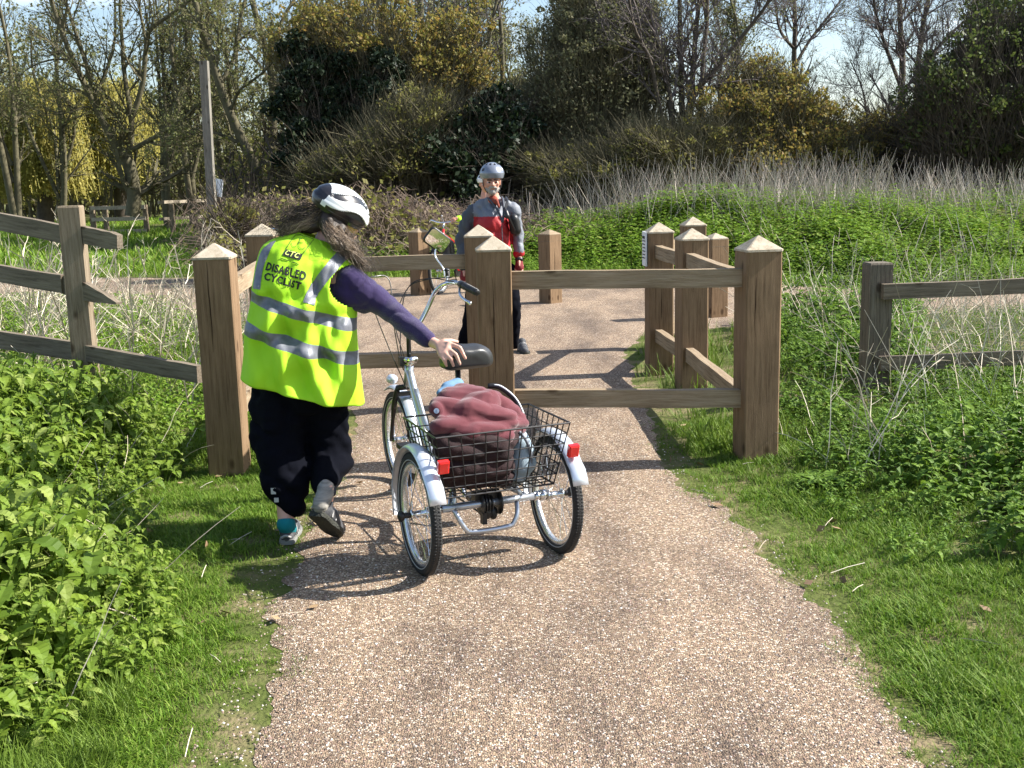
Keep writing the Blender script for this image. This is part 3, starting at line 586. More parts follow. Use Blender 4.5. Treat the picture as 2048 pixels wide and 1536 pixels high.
# bank greenery
x, y = sample(40000, -4.5, 17, 13.6, 27, lambda x, y: (y > yfar(x)+.15)*(.30+1.2*vnoise(x, y, .8, 41)**1.3)*sstep(x, -4.5, 1)*np.where(y > yfar(x)+6.2, .25, 1), 1.2)
hh = (.10+.33*vnoise(x, y, .9, 44))*sstep(y-yfar(x), -.3, 2.2)+.02
idx = rg.integers(0, 3, len(x)); ps = []
for k in range(3):
    q = idx == k; ps.append(scatter(rg, sprig(50+k, .5, 5, .095+.03*k, simple=True), pos3(x[q], y[q]), hh[q]/.5*rg.uniform(.7, 1.2, q.sum())+.18, tilt=.3))
stuff('bank_plants', ps, M['l_bank'], 'mounded green nettles and cow parsley covering the far bank', 'weeds')
# dead reeds on the crest
def stalks(x, y, h, r, tilt, K=4, wob=.05, bend=.3):
    n = len(x); p0 = pos3(x, y, -.03); d = unit(np.stack([rg.normal(0, tilt, n), rg.normal(0, tilt, n), np.ones(n)], -1)); out = [p0]; cur = p0
    for k in range(K-1): d = unit(d+rg.normal(0, wob, (n, 3))+np.array([0, 0, -bend/K])); cur = cur+d*(h/(K-1))[:, None]; out.append(cur)
    Pn = np.stack(out, 1); return Pn, np.full((n, K), r)*np.linspace(1, .45, K)[None]
x, y = sample(30000, -1.5, 22, 18.5, 30, lambda x, y: sstep(y-np.maximum(yfar(x), 15.4), 3.0, 6.0)*sstep(x, -1.5, 3.5)*(.25+.9*vnoise(x, y, .8, 61)), 1.0)
hh = .55+.6*vnoise(x, y, .6, 62)
Pn, Rn = stalks(x, y, hh*rg.uniform(.4, 1.35, len(x)), .0052, .30); ps = [vtubes(Pn, Rn)]
x, y = sample(2800, 1.0, 20, 15, 23, lambda x, y: (y > yfar(x)+.9)*.6*np.clip(2.2*vnoise(x, y, .7, 63)-.6, 0, 1)*sstep(x, .5, 6), 1.0)
Pn, Rn = stalks(x, y, rg.uniform(.3, .9, len(x)), .008, .55); ps.append(vtubes(Pn, Rn))
stuff('dead_reeds', ps, M['reed'], 'band of bleached dead reeds standing along the crest of the bank', 'reeds')
# dry stalks, left behind the fence; right among weeds
x, y = sample(2600, -9.5, -1.9, 6.9, 14.3, lambda x, y: (y < ynear(x)-.1)*sstep(-x, 1.9, 3.6)*(.2+vnoise(x, y, .9, 71)), 1.0)
Pn, Rn = stalks(x, y, rg.uniform(.25, .95, len(x)), .0042, .42, 5, .12, .5); C1, R1 = spawn(rg, Pn, Rn, 3, .3, .9, 45, .22, 3, .2, .1, .7, .0018)
ps = [vtubes(Pn, Rn), vtubes(C1, R1)]
x, y = sample(60, -5.2, -2.0, 7.4, 11, lambda x, y: x*0+1.)
Pn, Rn = stalks(x, y, rg.uniform(.75, 1.35, len(x)), .0075, .16, 7, .07, .1); C1, R1 = spawn(rg, Pn, Rn, 7, .25, .95, 42, .42, 5, .3, .1, .7, .004)
C2_, R2 = spawn(rg, C1, R1, 3, .3, .95, 45, .14, 3, .2, .1, .7, .002); ps += [vtubes(Pn, Rn), vtubes(C1, R1), vtubes(C2_, R2)]
stuff('dry_stalks', ps, M['straw'], 'pale dry branching stalks standing behind the broken left fence', 'dry stalks')
x, y = sample(1500, 1.5, 6.5, 5.4, 12.5, lambda x, y: (nettR(x, y) > .15)*(y < ynear(x)-.1)*(.15+1.1*(vnoise(x, y, .9, 81) > .45)))
Pn, Rn = stalks(x, y, rg.uniform(.3, 1.05, len(x)), .0034, .38, 6, .13, .6); C1, R1 = spawn(rg, Pn, Rn, 2, .3, .9, 50, .22, 4, .0, .15, .7, .0013)
ps = [vtubes(Pn, Rn), vtubes(C1, R1)]
stuff('dry_stalks', ps, M['straw'], 'thin straw coloured stems leaning about over the weeds on the right', 'dry stalks')
x, y = sample(300, -3.6, -.9, 3.0, 6.6, lambda x, y: (nettL(x, y) > .05)*.8)
Pn, Rn = stalks(x, y, rg.uniform(.3, .62, len(x)), .0024, .6, 6, .16, .7); stuff('dry_stalks', [vtubes(Pn, Rn)], M['straw'], 'few dead straw stems poking out of the left nettle bed', 'dry stalks')
# fallen straws on the ground
x, y = sample(260, -3, 3.2, 2.6, 8, lambda x, y: (-path_sd(x, y) > -.06)*.6)
n = len(x); a = rg.uniform(0, 3.14, n); L_ = rg.uniform(.04, .16, n); p = pos3(x, y, .02); dv = np.stack([np.cos(a)*L_, np.sin(a)*L_, rg.uniform(-.01, .03, n)], -1)
Pn = np.stack([p, p+dv*.5+[0, 0, .004], p+dv], 1); stuff('straw_litter', [vtubes(Pn, np.full((n, 3), .0014))], M['straw'], 'bits of broken straw lying in the verge grass', 'straw')
# loose chippings on the gravel
x, y = sample(9000, -1.3, 1.6, 2.4, 6.5, lambda x, y: (path_sd(x, y) > -.12)*1., 1.4)
n = len(x); base = np.array([(-1, -.7, 0), (1, -.8, 0), (.9, .8, 0), (-.8, .9, 0), (-.5, -.4, 1), (.6, -.4, .9), (.4, .5, 1), (-.5, .4, .85)])
Fc = np.array([(4, 5, 6, 7), (0, 1, 5, 4), (1, 2, 6, 5), (2, 3, 7, 6), (3, 0, 4, 7)])
V, Fx = scatter(rg, (base*[.0042, .0036, .003], Fc), pos3(x, y, .010), rg.uniform(.45, 1.25, n), tilt=.1)
M['chip'] = mat('chippings', (.3, .25, .2), .8, island=[(.60, .54, .46), (.20, .15, .12), (.38, .28, .22), (.72, .68, .62), (.32, .20, .17), (.26, .21, .16)])
stuff('gravel_chippings', [(V, Fx)], M['chip'], 'loose pale stone chippings strewn over the path in the foreground', 'gravel')
# dock plant and a leafy rosette
def rosette(x, y, n, L, wd, m, label, cat, seed, upk=.7):
    r = random.Random(seed); mb = MB()
    for k in range(n):
        a = k*2.4+r.uniform(-.2, .2); Lk = L*r.uniform(.6, 1.1); up0 = upk*r.uniform(.6, 1.3); rows = []
        for q in range(8):
            t = q/7; ww = wd*Lk*math.sin(math.pi*min(1, .06+t*.94))**.7; rr = Lk*t*math.cos(up0*.9-.2*t); z = Lk*(t*math.sin(up0)-.75*t*t*math.sin(up0*.8))+.01
            sag = .25*ww; wv = .06*Lk*math.sin(q*2.1+k)
            rows.append([(rr*math.cos(a)-s*ww*math.sin(a), rr*math.sin(a)+s*ww*math.cos(a), z+abs(s)*sag+(wv if abs(s) == 1 else 0)*.3) for s in (-1, -.5, 0, .5, 1)])
        V = np.array(rows).reshape(-1, 3); Fr = [(i*5+j, i*5+j+1, (i+1)*5+j+1, (i+1)*5+j) for i in range(7) for j in range(4)]; mb.add(V, Fr)
    o = mb.build('leafy_plant', m, None, True, label=label, cat=cat); o.location = (x, y, float(hgt(x, y))); return o
g = G(1640, 985); rosette(g[0], g[1], 15, .17, .17, M['l_weed'], 'broad leaved dock plant at the edge of the weeds, right of the nearest barrier post', 'dock plant', 3)
g = P(20, 600, 7.6); rosette(g[0], 7.6, 22, .42, .16, M['l_long'], 'large leaved comfrey clump behind the broken fence at the far left', 'comfrey plant', 5, 1.1)
g = G(2040, 1010, .1); rosette(g[0], g[1], 10, .17, .3, M['l_long'], 'grey green broad leaved plant at the right edge of the weeds', 'leafy plant', 8, .9)
g = G(610, 465+100); 
# ---------------------------------------------------------------- trees and shrubs
rt_ = np.random.default_rng(11)
def limbs_px(L, Y, base=None):             # limbs traced at distance Y; each (pixel list, r0, r1, depth drift)
    Pn = []; Rn = []
    for pts, r0, r1, dz in L:
        w = [P(px, py, Y+dz*k/(len(pts)-1)) for k, (px, py) in enumerate(pts)]
        Pn.append(catmull(w, 12)); Rn.append(np.linspace(r0, r1, 12))
    return np.array(Pn), np.array(Rn)
def tree(name, label, group, Pn, Rn, loc, bark, twm, specs, leaf=None, cat='tree', sides=7, ztop=None):
    loc = np.array([loc[0], loc[1], 0.]); Pn = Pn-loc
    # continue the limbs above the frame a little by nature of the twigs
    root = empty(name, tuple(loc), label=label, cat=cat, group=group)
    V, Fq = vtubes(Pn, Rn, sides); put('trunk', mesh_np('trunk', V, Fq, True), bark, root)
    cur, cr_ = Pn, Rn; tw = []; tips = None
    for s in specs:
        cur, cr_ = spawn(rt_, cur, cr_, **s); tw.append(vtubes(cur, cr_, 3)); 
    V, Fq = join(tw); put('branches', mesh_np('branches', V, Fq), twm, root)
    if leaf:
        pts = along(rt_, cur, leaf['n'], .1, leaf.get('jit', .05)); V, Fq = leafq(rt_, pts, leaf['size'], asp=leaf.get('asp', 1.5)); put('crown', mesh_np('crown', V, Fq), leaf['m'], root)
    return root
def ell(px, py, Y, rx, rz, ry=None):        # ellipsoid given by photo position and pixel radii
    c = P(px, py, Y); s = Y/F_; return (c, np.array([rx*s, (ry or rx*s), rz*s]))
def clumps(rng, ells, ncl, rcl, nleaf, shell=.75):
    pts = []; tot = sum(e[1].prod()**.66 for e in ells)
    for c, r in ells:
        m = int(ncl*r.prod()**.66/tot)+1; d = unit(rng.normal(size=(m, 3))); q = rng.uniform(shell**3, 1.45, (m, 1))**(1/3); cc = c+d*r*q; cc = cc+np.stack([np.sin(cc[:, 2]*2.3+cc[:, 0]*1.1), np.cos(cc[:, 0]*1.7), np.sin(cc[:, 0]*2.9+cc[:, 1])*1.3], -1)*.15+rng.normal(size=cc.shape)*.10
        k = int(nleaf/ncl); rr = rcl*rng.uniform(.35, 1.6, (m, 1, 1)); dd = unit(rng.normal(size=(m, k, 3)))*rng.uniform(.3, 1, (m, k, 1))**.5
        pts.append((cc[:, None]+dd*rr*np.array([1, 1, .75])).reshape(-1, 3))
    return np.concatenate(pts)
def bush(name, label, group, ells, m, ncl=160, rcl=.35, nleaf=26000, size=.075, twm=None, cat='bush', shell=.7, twn=500):
    c0 = ells[0][0]; loc = np.array([c0[0], c0[1], 0.]); root = empty(name, tuple(loc), label=label, cat=cat, group=group)
    pts = clumps(rt_, ells, ncl, rcl, nleaf, shell); pts = pts[pts[:, 2] > .0]; V, Fq = leafq(rt_, pts-loc, size); put('crown', mesh_np('crown', V, Fq), m, root)
    # stems rising from the foot to the clumps
    n = twn; e = pts[rt_.integers(0, len(pts), n)]-loc; b = np.stack([rt_.normal(0, .35, n), rt_.normal(0, .35, n), np.zeros(n)-.05], -1); b[:, 0] += e[:, 0]*.35
    t = np.linspace(0, 1, 6)[None, :, None]; Pn = b[:, None]*(1-t)+e[:, None]*t+np.array([0, 0, .25])*np.sin(t*math.pi)+rt_.normal(size=(n, 6, 3))*.07
    Rn = np.full((n, 1), .022)*np.linspace(1, .25, 6)[None]; S1, S2 = spawn(rt_, Pn, Rn, 7, .5, 1, 36, 1.3, 5, .3, .10, .6, .006)
    V, Fq = join([vtubes(Pn, Rn), vtubes(S1, S2)]); put('branches', mesh_np('branches', V, Fq), twm or M['bark2'], root); return root
bare = lambda m1, L1, m2, L2, m3, L3, rmin=.006: [dict(M=m1, t0=.15, t1=.98, ang=42, L=L1, K=7, upb=.45, wob=.10, rmin=rmin*1.6), dict(M=m2, t0=.1, t1=1, ang=40, L=L2, K=5, upb=.3, wob=.12, rmin=rmin), dict(M=m3, t0=.1, t1=1, ang=38, L=L3, K=4, upb=.2, wob=.12, rmin=rmin*.75)]
# 1 the big forked tree
Pn, Rn = limbs_px([
 ([(265, 432), (268, 385), (258, 330), (240, 305)], .30, .24, 0), ([(243, 310), (215, 260), (190, 210), (160, 150), (130, 80), (100, -10), (80, -150)], .17, .06, -1),
 ([(190, 205), (178, 150), (160, 90), (140, 30), (115, -60), (100, -200)], .11, .04, 1), ([(188, 195), (205, 160), (228, 90), (230, 10), (225, -80)], .085, .03, .5),
 ([(252, 320), (262, 280), (262, 230), (250, 160), (245, 90), (240, 0), (250, -150)], .14, .05, 1), ([(262, 240), (285, 170), (292, 90), (300, 60), (340, 30), (380, 0), (440, -60)], .12, .04, -.5),
 ([(292, 80), (280, 20), (275, -60)], .07, .03, 0), ([(255, 305), (300, 280), (330, 262), (370, 235), (400, 205), (440, 190)], .11, .03, -1.5), ([(330, 260), (370, 258), (410, 262), (450, 280)], .05, .015, -.5),
 ([(215, 262), (180, 215), (140, 225), (90, 228)], .05, .012, -1), ([(180, 135), (120, 118), (60, 135), (10, 180)], .055, .015, -1)], 33)
tree('forked_tree', 'large bare tree forking low into several olive limbs on the left', None, Pn, Rn*.72, (Pn[0][0][0], 33), M['bark'], M['bark'], bare(9, 2.2, 7, 1.05, 6, .55, .006), dict(n=2, size=.055, m=M['l_bud']), sides=9)
# 2 leaning bare trees
Pn, Rn = limbs_px([([(530, 375), (505, 320), (487, 285), (460, 225), (440, 170), (415, 90), (392, 10), (370, -80)], .17, .07, 0), ([(487, 290), (455, 275), (430, 266), (395, 262)], .06, .02, 0),
 ([(440, 170), (470, 110), (480, 40), (500, -40)], .07, .03, 1), ([(460, 225), (480, 180), (520, 150), (560, 110)], .05, .02, -1)], 31)
tree('leaning_tree', 'slim bare tree leaning left, just right of the tall pole', 'bare trees in the wood behind', Pn, Rn, (Pn[0][0][0], 31), M['bark'], M['bark'], bare(9, 1.9, 6, .95, 5, .5), dict(n=4, size=.06, m=M['l_bud']))
Pn, Rn = limbs_px([([(560, 360), (545, 290), (548, 210), (540, 130), (520, 60), (500, -20), (490, -100)], .16, .07, 0), ([(540, 110), (565, 40), (600, -20), (640, -90)], .07, .03, 1), ([(548, 210), (570, 150), (590, 90), (600, 20)], .06, .03, -1), ([(545, 295), (580, 230), (600, 190)], .05, .02, .5)], 34)
tree('bare_tree', 'bare trunk rising left of the dark ivy mass, thin twigs all round', 'bare trees in the wood behind', Pn, Rn, (Pn[0][0][0], 34), M['bark'], M['bark'], bare(9, 1.8, 6, .95, 5, .5), dict(n=3, size=.06, m=M['l_bud']))
Pn, Rn = limbs_px([([(850, 250), (845, 150), (843, 60), (840, -20), (838, -90)], .13, .08, 0), ([(850, 85), (880, 40), (905, 10), (935, -20)], .09, .04, 1), ([(845, 100), (870, 78), (910, 68)], .04, .02, -1), ([(955, 165), (975, 100), (985, 40), (1000, -30)], .07, .04, 0), ([(770, 120), (772, 40), (768, -40)], .06, .04, 0)], 36)
tree('bare_tree', 'pale bare trunk standing up behind the orange tinted shrub in the middle', 'bare trees in the wood behind', Pn, Rn, (Pn[0][0][0], 36), M['bark'], M['bark3'], bare(10, 1.9, 6, 1., 5, .55), dict(n=2, size=.06, m=M['l_bud']))
# 3 multi stemmed bare tree right of centre
Pn, Rn = limbs_px([([(1352, 330), (1345, 250), (1335, 170), (1318, 90), (1300, 30), (1285, -60)], .09, .045, 0), ([(1362, 335), (1364, 240), (1362, 150), (1360, 60), (1358, -60)], .085, .05, .5), ([(1372, 335), (1378, 240), (1385, 150), (1392, 60), (1405, -60)], .09, .05, 1),
 ([(1368, 330), (1372, 250), (1385, 190), (1425, 145), (1470, 90), (1530, 15), (1560, -40)], .09, .03, -.5), ([(1378, 340), (1400, 220), (1406, 120), (1415, 30), (1412, -60)], .07, .04, 1), ([(1345, 320), (1320, 220), (1300, 120), (1270, 60), (1255, -20)], .06, .03, -1)], 27)
tree('bare_tree', 'multi stemmed bare tree fanning up against the sky right of centre', 'bare trees against the sky', Pn, Rn, (Pn[1][0][0], 27), M['bark2'], M['bark3'], bare(11, 1.8, 8, .95, 7, .48, .0055), dict(n=1, size=.035, m=M['l_bud']))
Pn, Rn = limbs_px([([(1590, 330), (1592, 230), (1588, 120), (1590, 40), (1585, -50)], .10, .05, 0), ([(1590, 130), (1620, 80), (1655, 35), (1690, -10)], .05, .025, 1), ([(1590, 100), (1560, 60), (1550, 0)], .05, .03, -1)], 33)
tree('bare_tree', 'slender bare tree poking up behind the round orange green bush', 'bare trees against the sky', Pn, Rn, (Pn[0][0][0], 33), M['bark2'], M['bark3'], bare(13, 1.6, 7, .9, 7, .45, .0055), dict(n=1, size=.04, m=M['l_bud']))
Pn, Rn = limbs_px([([(1795, 330), (1800, 230), (1805, 130), (1800, 40), (1798, -60)], .12, .06, 0), ([(1830, 330), (1832, 220), (1838, 110), (1850, 30), (1870, -50)], .10, .05, 1), ([(1800, 170), (1770, 90), (1750, 20), (1745, -40)], .06, .03, -1), ([(1738, 330), (1735, 250), (1725, 180), (1700, 120)], .04, .015, 0), ([(1838, 150), (1880, 90), (1930, 40)], .06, .03, 1)], 32)
tree('bare_tree', 'purplish bare tree with dense fine twigs at the right, left of the dark evergreen', 'bare trees against the sky', Pn, Rn, (Pn[0][0][0], 32), M['bark2'], M['bark3'], bare(16, 1.8, 8, .95, 8, .5, .006), dict(n=1, size=.03, m=M['l_bud']))
# 4 leafy masses
bush('ivy_covered_tree', 'near black ivy covered tree left of centre', None, [ell(655, 235, 28.2, 70, 100), ell(715, 160, 28.4, 65, 55), ell(590, 205, 28.2, 35, 35), ell(600, 300, 27.7, 40, 45), ell(755, 240, 27.8, 50, 70), ell(640, 120, 28.5, 35, 30)], M['l_ivy'], 260, .24, 46000, .085, cat='tree', shell=.3)
bush('hawthorn', 'orange tinted budding shrub above the ivy mass', None, [ell(730, 70, 29.6, 150, 65), ell(850, 125, 29.6, 95, 75), ell(630, 90, 29.2, 75, 50), ell(930, 110, 30, 70, 80), ell(800, 175, 29.3, 60, 40)], M['l_orange'], 420, .26, 20000, .06, shell=.2, twn=1300, twm=M['bark'])
bush('holly_bush', 'dark rounded evergreen bush above the man in the red jacket', None, [ell(965, 270, 26.5, 85, 75), ell(930, 330, 26.2, 110, 50), ell(1020, 320, 26.5, 45, 50)], M['l_yew'], 200, .32, 34000, .085, shell=.6)
bush('thorn_bush', 'tangled olive thorn bush between the ivy mass and the dark rounded bush', None, [ell(790, 300, 26, 100, 50), ell(860, 250, 26.5, 70, 50), ell(700, 340, 25.5, 80, 30)], M['l_olive'], 300, .24, 13000, .05, shell=.2, twn=1500, twm=M['bark'])
bush('grey_willow', 'tall grey green willow filling the middle of the wood', None, [ell(1180, 150, 28, 120, 160), ell(1120, 250, 27.5, 90, 110), ell(1260, 230, 27.5, 90, 110), ell(1200, 40, 28.5, 110, 90)], M['l_grey'], 800, .28, 42000, .055, cat='tree', shell=.2, twn=2200, twm=M['bark'])
bush('field_maple', 'round orange green bush right of centre coming into leaf', None, [ell(1540, 225, 27, 115, 70), ell(1620, 255, 27, 75, 75), ell(1460, 260, 26.5, 80, 70), ell(1520, 170, 27.5, 70, 40), ell(1560, 310, 26.5, 150, 30)], M['l_orange'], 420, .27, 27000, .055, shell=.3, twn=1500, twm=M['bark'])
bush('willow_bush', 'olive bush low in the wood left of the round orange green bush', None, [ell(1340, 305, 25.5, 110, 42), ell(1240, 330, 25.5, 90, 28), ell(1130, 335, 25.5, 70, 30)], M['l_olive'], 340, .24, 14000, .05, shell=.25, twn=1500, twm=M['bark'])
bush('evergreen_tree', 'large dark green tree filling the right edge', None, [ell(1990, 190, 25, 130, 140), ell(2060, 60, 26, 110, 110), ell(1900, 250, 25, 80, 75), ell(2110, 260, 24.5, 120, 90)], M['l_darkg'], 620, .28, 40000, .06, cat='tree', shell=.25, twn=2200, twm=M['bark2'])
bush('hazel_bush', 'brownish budding bush below the purplish bare tree', None, [ell(1800, 270, 27, 75, 45), ell(1760, 305, 27, 60, 30), ell(1870, 300, 26.5, 80, 40)], M['l_orange'], 170, .26, 10000, .05, shell=.4, twn=700)
# 5 yellow willows
def willow(px, py, Y, rx, rz, label, n=2600):
    c, r = ell(px, py, Y, rx, rz); loc = np.array([c[0], Y, 0]); root = empty('weeping_willow', tuple(loc), label=label, cat='tree', group='yellow weeping willows')
    tr = catmull([(0, 0, -.1), (.1, 0, c[2]*.5), (0, .1, c[2]), (0, 0, c[2]+r[2]*.6)], 10)[None]; V, Fq = vtubes(tr, np.linspace(.35, .12, 10)[None], 7); put('trunk', mesh_np('trunk', V, Fq, True), M['bark2'], root)
    d = unit(rt_.normal(size=(n, 3))); d[:, 2] = np.abs(d[:, 2]); s = (c-loc)+d*r*rt_.uniform(.45, 1, (n, 1)); L = rt_.uniform(.7, 1., n)*r[2]*2.1
    K = 6; t = np.linspace(0, 1, K)[None, :, None]; Pn = s[:, None]+np.array([0, 0, -1.])*L[:, None, None]*t+d[:, None]*np.array([1, 1, 0])*t*.5+rt_.normal(size=(n, K, 3))*.05
    V, Fq = vtubes(Pn, np.full((n, K), .012)); put('branches', mesh_np('branches', V, Fq), M['l_willow'], root)
    V, Fq = leafq(rt_, along(rt_, Pn, 20, 0, .09), .075, asp=2.0); put('crown', mesh_np('crown', V, Fq), M['l_willow'], root)
willow(70, 235, 46, 95, 80, 'bright yellow weeping willow at the far left'); willow(225, 225, 48, 80, 70, 'yellow green weeping willow behind the forked tree', 2200)
# 6 individual bare trees filling the wood (one mesh set, copied)
def generic(seed, h=9.5):
    r = np.random.default_rng(seed); L = []
    base = np.array([0, 0, -.1]); 
    for k in range(5):
        a = r.uniform(0, 6.28); sp = r.uniform(.6, 2.0) if k else .3; top = np.array([math.cos(a)*sp, math.sin(a)*sp, h*r.uniform(.75, 1)]); st = base if k < 2 else np.array([0, 0, r.uniform(.8, 2.5)])
        L.append(catmull([st, st+(top-st)*.35+r.normal(size=3)*.18, st+(top-st)*.7+r.normal(size=3)*.2, top], 12))
    return np.array(L), np.array([np.linspace(.13 if k < 2 else .085, .03, 12) for k in range(5)])
protos = []
spots = [(30, 38, 'bare scrubby tree at the far left edge of the wood'), (120, 44, 'bare tree between the two yellow willows'), (330, 42, 'thin bare tree behind the right limb of the forked tree'), (385, 37, 'bare tree directly behind the tall pole'), (455, 41, 'bare tree between the pole and the leaning trunk'), (610, 40, 'bare tree rising behind the left side of the ivy mass'), (690, 43, 'bare tree above the orange tinted shrub'), (800, 42, 'bare tree behind the middle of the orange tinted shrub'), (905, 39, 'bare tree left of the gap beside the grey willow'), (1000, 38, 'bare tree above the dark rounded bush'), (1080, 41, 'bare tree behind the left side of the grey willow'), (1480, 42, 'faint bare tree beyond the round orange green bush'), (1950, 40, 'bare tree behind the dark evergreen at the right'), (2040, 38, 'bare tree at the far right edge'), (-60, 36, 'bare tree just outside the left edge')]
for k, (px, Y, lb) in enumerate(spots[:-1]):
    x = P(px, 400, Y)[0]
    if k < 3:
        Pn, Rn = generic(100+k); o = tree('bare_tree', lb, 'bare trees in the wood behind', Pn+np.array([x, Y, 0]), Rn, (x, Y), M['bark'], M['bark'], bare(10, 1.9, 6, 1.0, 5, .55, .007), dict(n=3, size=.065, m=M['l_bud'])); protos.append(o)
    else:
        o = copy_tree(protos[k % 3]); o.location = (x, Y, 0); o.rotation_euler = (0, 0, k*1.3); s = 1+.06*((k*7) % 5-2); o.scale = (s, s, s); o['label'] = lb; o['category'] = 'tree'
# 7 distant woodland: one mass
def mass(name, label, n, x0, x1, y0, y1, h, m, lm, nl, lsize, seed):
    r = np.random.default_rng(seed); x = r.uniform(x0, x1, n); y = r.uniform(y0, y1, n); p0 = np.stack([x, y, np.zeros(n)], -1)
    K = 8; hh = h*r.uniform(.5, 1, n); dr = r.normal(0, .12, (n, 2)); t = np.linspace(0, 1, K)
    Pn = p0[:, None]+np.stack([dr[:, :1]*t*hh[:, None], dr[:, 1:]*t*hh[:, None], t[None]*hh[:, None]], -1)+r.normal(size=(n, K, 3))*.12; Rn = .06*r.uniform(.5, 1.6, (n, 1))*np.linspace(1, .3, K)[None]
    a, b = spawn(r, Pn, Rn, 7, .15, 1, 42, h*.22, 5, .4, .12, .6, .012); c, d = spawn(r, a, b, 5, .1, 1, 40, h*.12, 4, .2, .14, .6, .009)
    V, Fq = join([vtubes(Pn, Rn), vtubes(a, b), vtubes(c, d)]); mi = len(Fq); lv, lf = leafq(r, along(r, c, nl, 0, .15), lsize); V2, F2 = join([(V, Fq), (lv, lf)])
    me = mesh_np(name, V2, F2, False, np.concatenate([np.zeros(mi), np.ones(len(lf))])); tag(put(name, me, [m, lm]), label, 'woodland', None, 'stuff')
mass('woodland', 'dense tangle of distant bare trees and saplings closing the view on the left and centre', 300, -34, 6, 50, 66, 8.6, M['bark'], M['l_bud'], 3, .15, 21)
mass('woodland', 'low distant scrub and hedge beyond the field on the left', 260, -40, -8, 62, 80, 3.6, M['bark'], M['l_olive'], 5, .16, 24)
mass('woodland', 'distant hedge line beyond the right hand bank', 150, 6, 34, 48, 60, 4.2, M['bark2'], M['l_olive'], 3, .14, 22)
mass('undergrowth', 'dark shaded undergrowth of saplings at the foot of the wood', 1150, -7.5, 14, 28.5, 40, 3.2, M['bark2'], M['l_olive'], 2, .07, 23)
# 8 brambles and dead bracken at the wood edge
def brambles():
    r = np.random.default_rng(31); n = 6500; x = r.uniform(-6.6, 3.5, n); y = r.uniform(20.8, 26.5, n); e = r.uniform(0, 1, n) < (.35+.9*vnoise(x, y, .6, 90))*sstep(x+y*.262, -.3, .5); x, y = x[e], y[e]; n = len(x)
    top = .35+.95*vnoise(x, y, .45, 91)*sstep(y, 20.5, 22.5); a = r.uniform(0, 6.28, n); L = r.uniform(.4, 1.3, n); K = 6; t = np.linspace(0, 1, K)[None]
    Pn = np.stack([x[:, None]+np.cos(a)[:, None]*L[:, None]*t, y[:, None]+np.sin(a)[:, None]*L[:, None]*t, top[:, None]*(.15+1.1*np.sin(t*2.5+.2))*r.uniform(.5, 1.1, (n, 1))], -1)+r.normal(size=(n, K, 3))*.03
    Rn = np.full((n, K), .009)*np.linspace(1, .5, K); A, B = spawn(r, Pn, Rn, 4, .1, 1, 50, .35, 3, .0, .2, .7, .005)
    tag(put('bramble_thicket', mesh_np('bramble_thicket', *join([vtubes(Pn, Rn), vtubes(A, B)])), M['l_dead']), 'brown tangle of dead bramble stems along the foot of the wood', 'brambles', None, 'stuff')
    pts = along(r, A, 1, 0, .08); pts = pts[r.uniform(0, 1, len(pts)) < .10+.9*(vnoise(pts[:, 0], pts[:, 1], .5, 95) > .62)]
    tag(put('bramble_leaves', mesh_np('bramble_leaves', *leafq(r, pts, .085, .4)), M['l_olive']), 'scattered green bramble leaves over the dead stems', 'brambles', None, 'stuff')
brambles()
bush('elder_sapling', 'young leafy elder sprouting beside the foot of the tall pole', None, [ell(470, 415, 19, 24, 20), ell(480, 440, 18.8, 28, 20), ell(440, 480, 17.8, 22, 18)], M['l_olive'], 40, .2, 900, .07, shell=.3, twn=60)
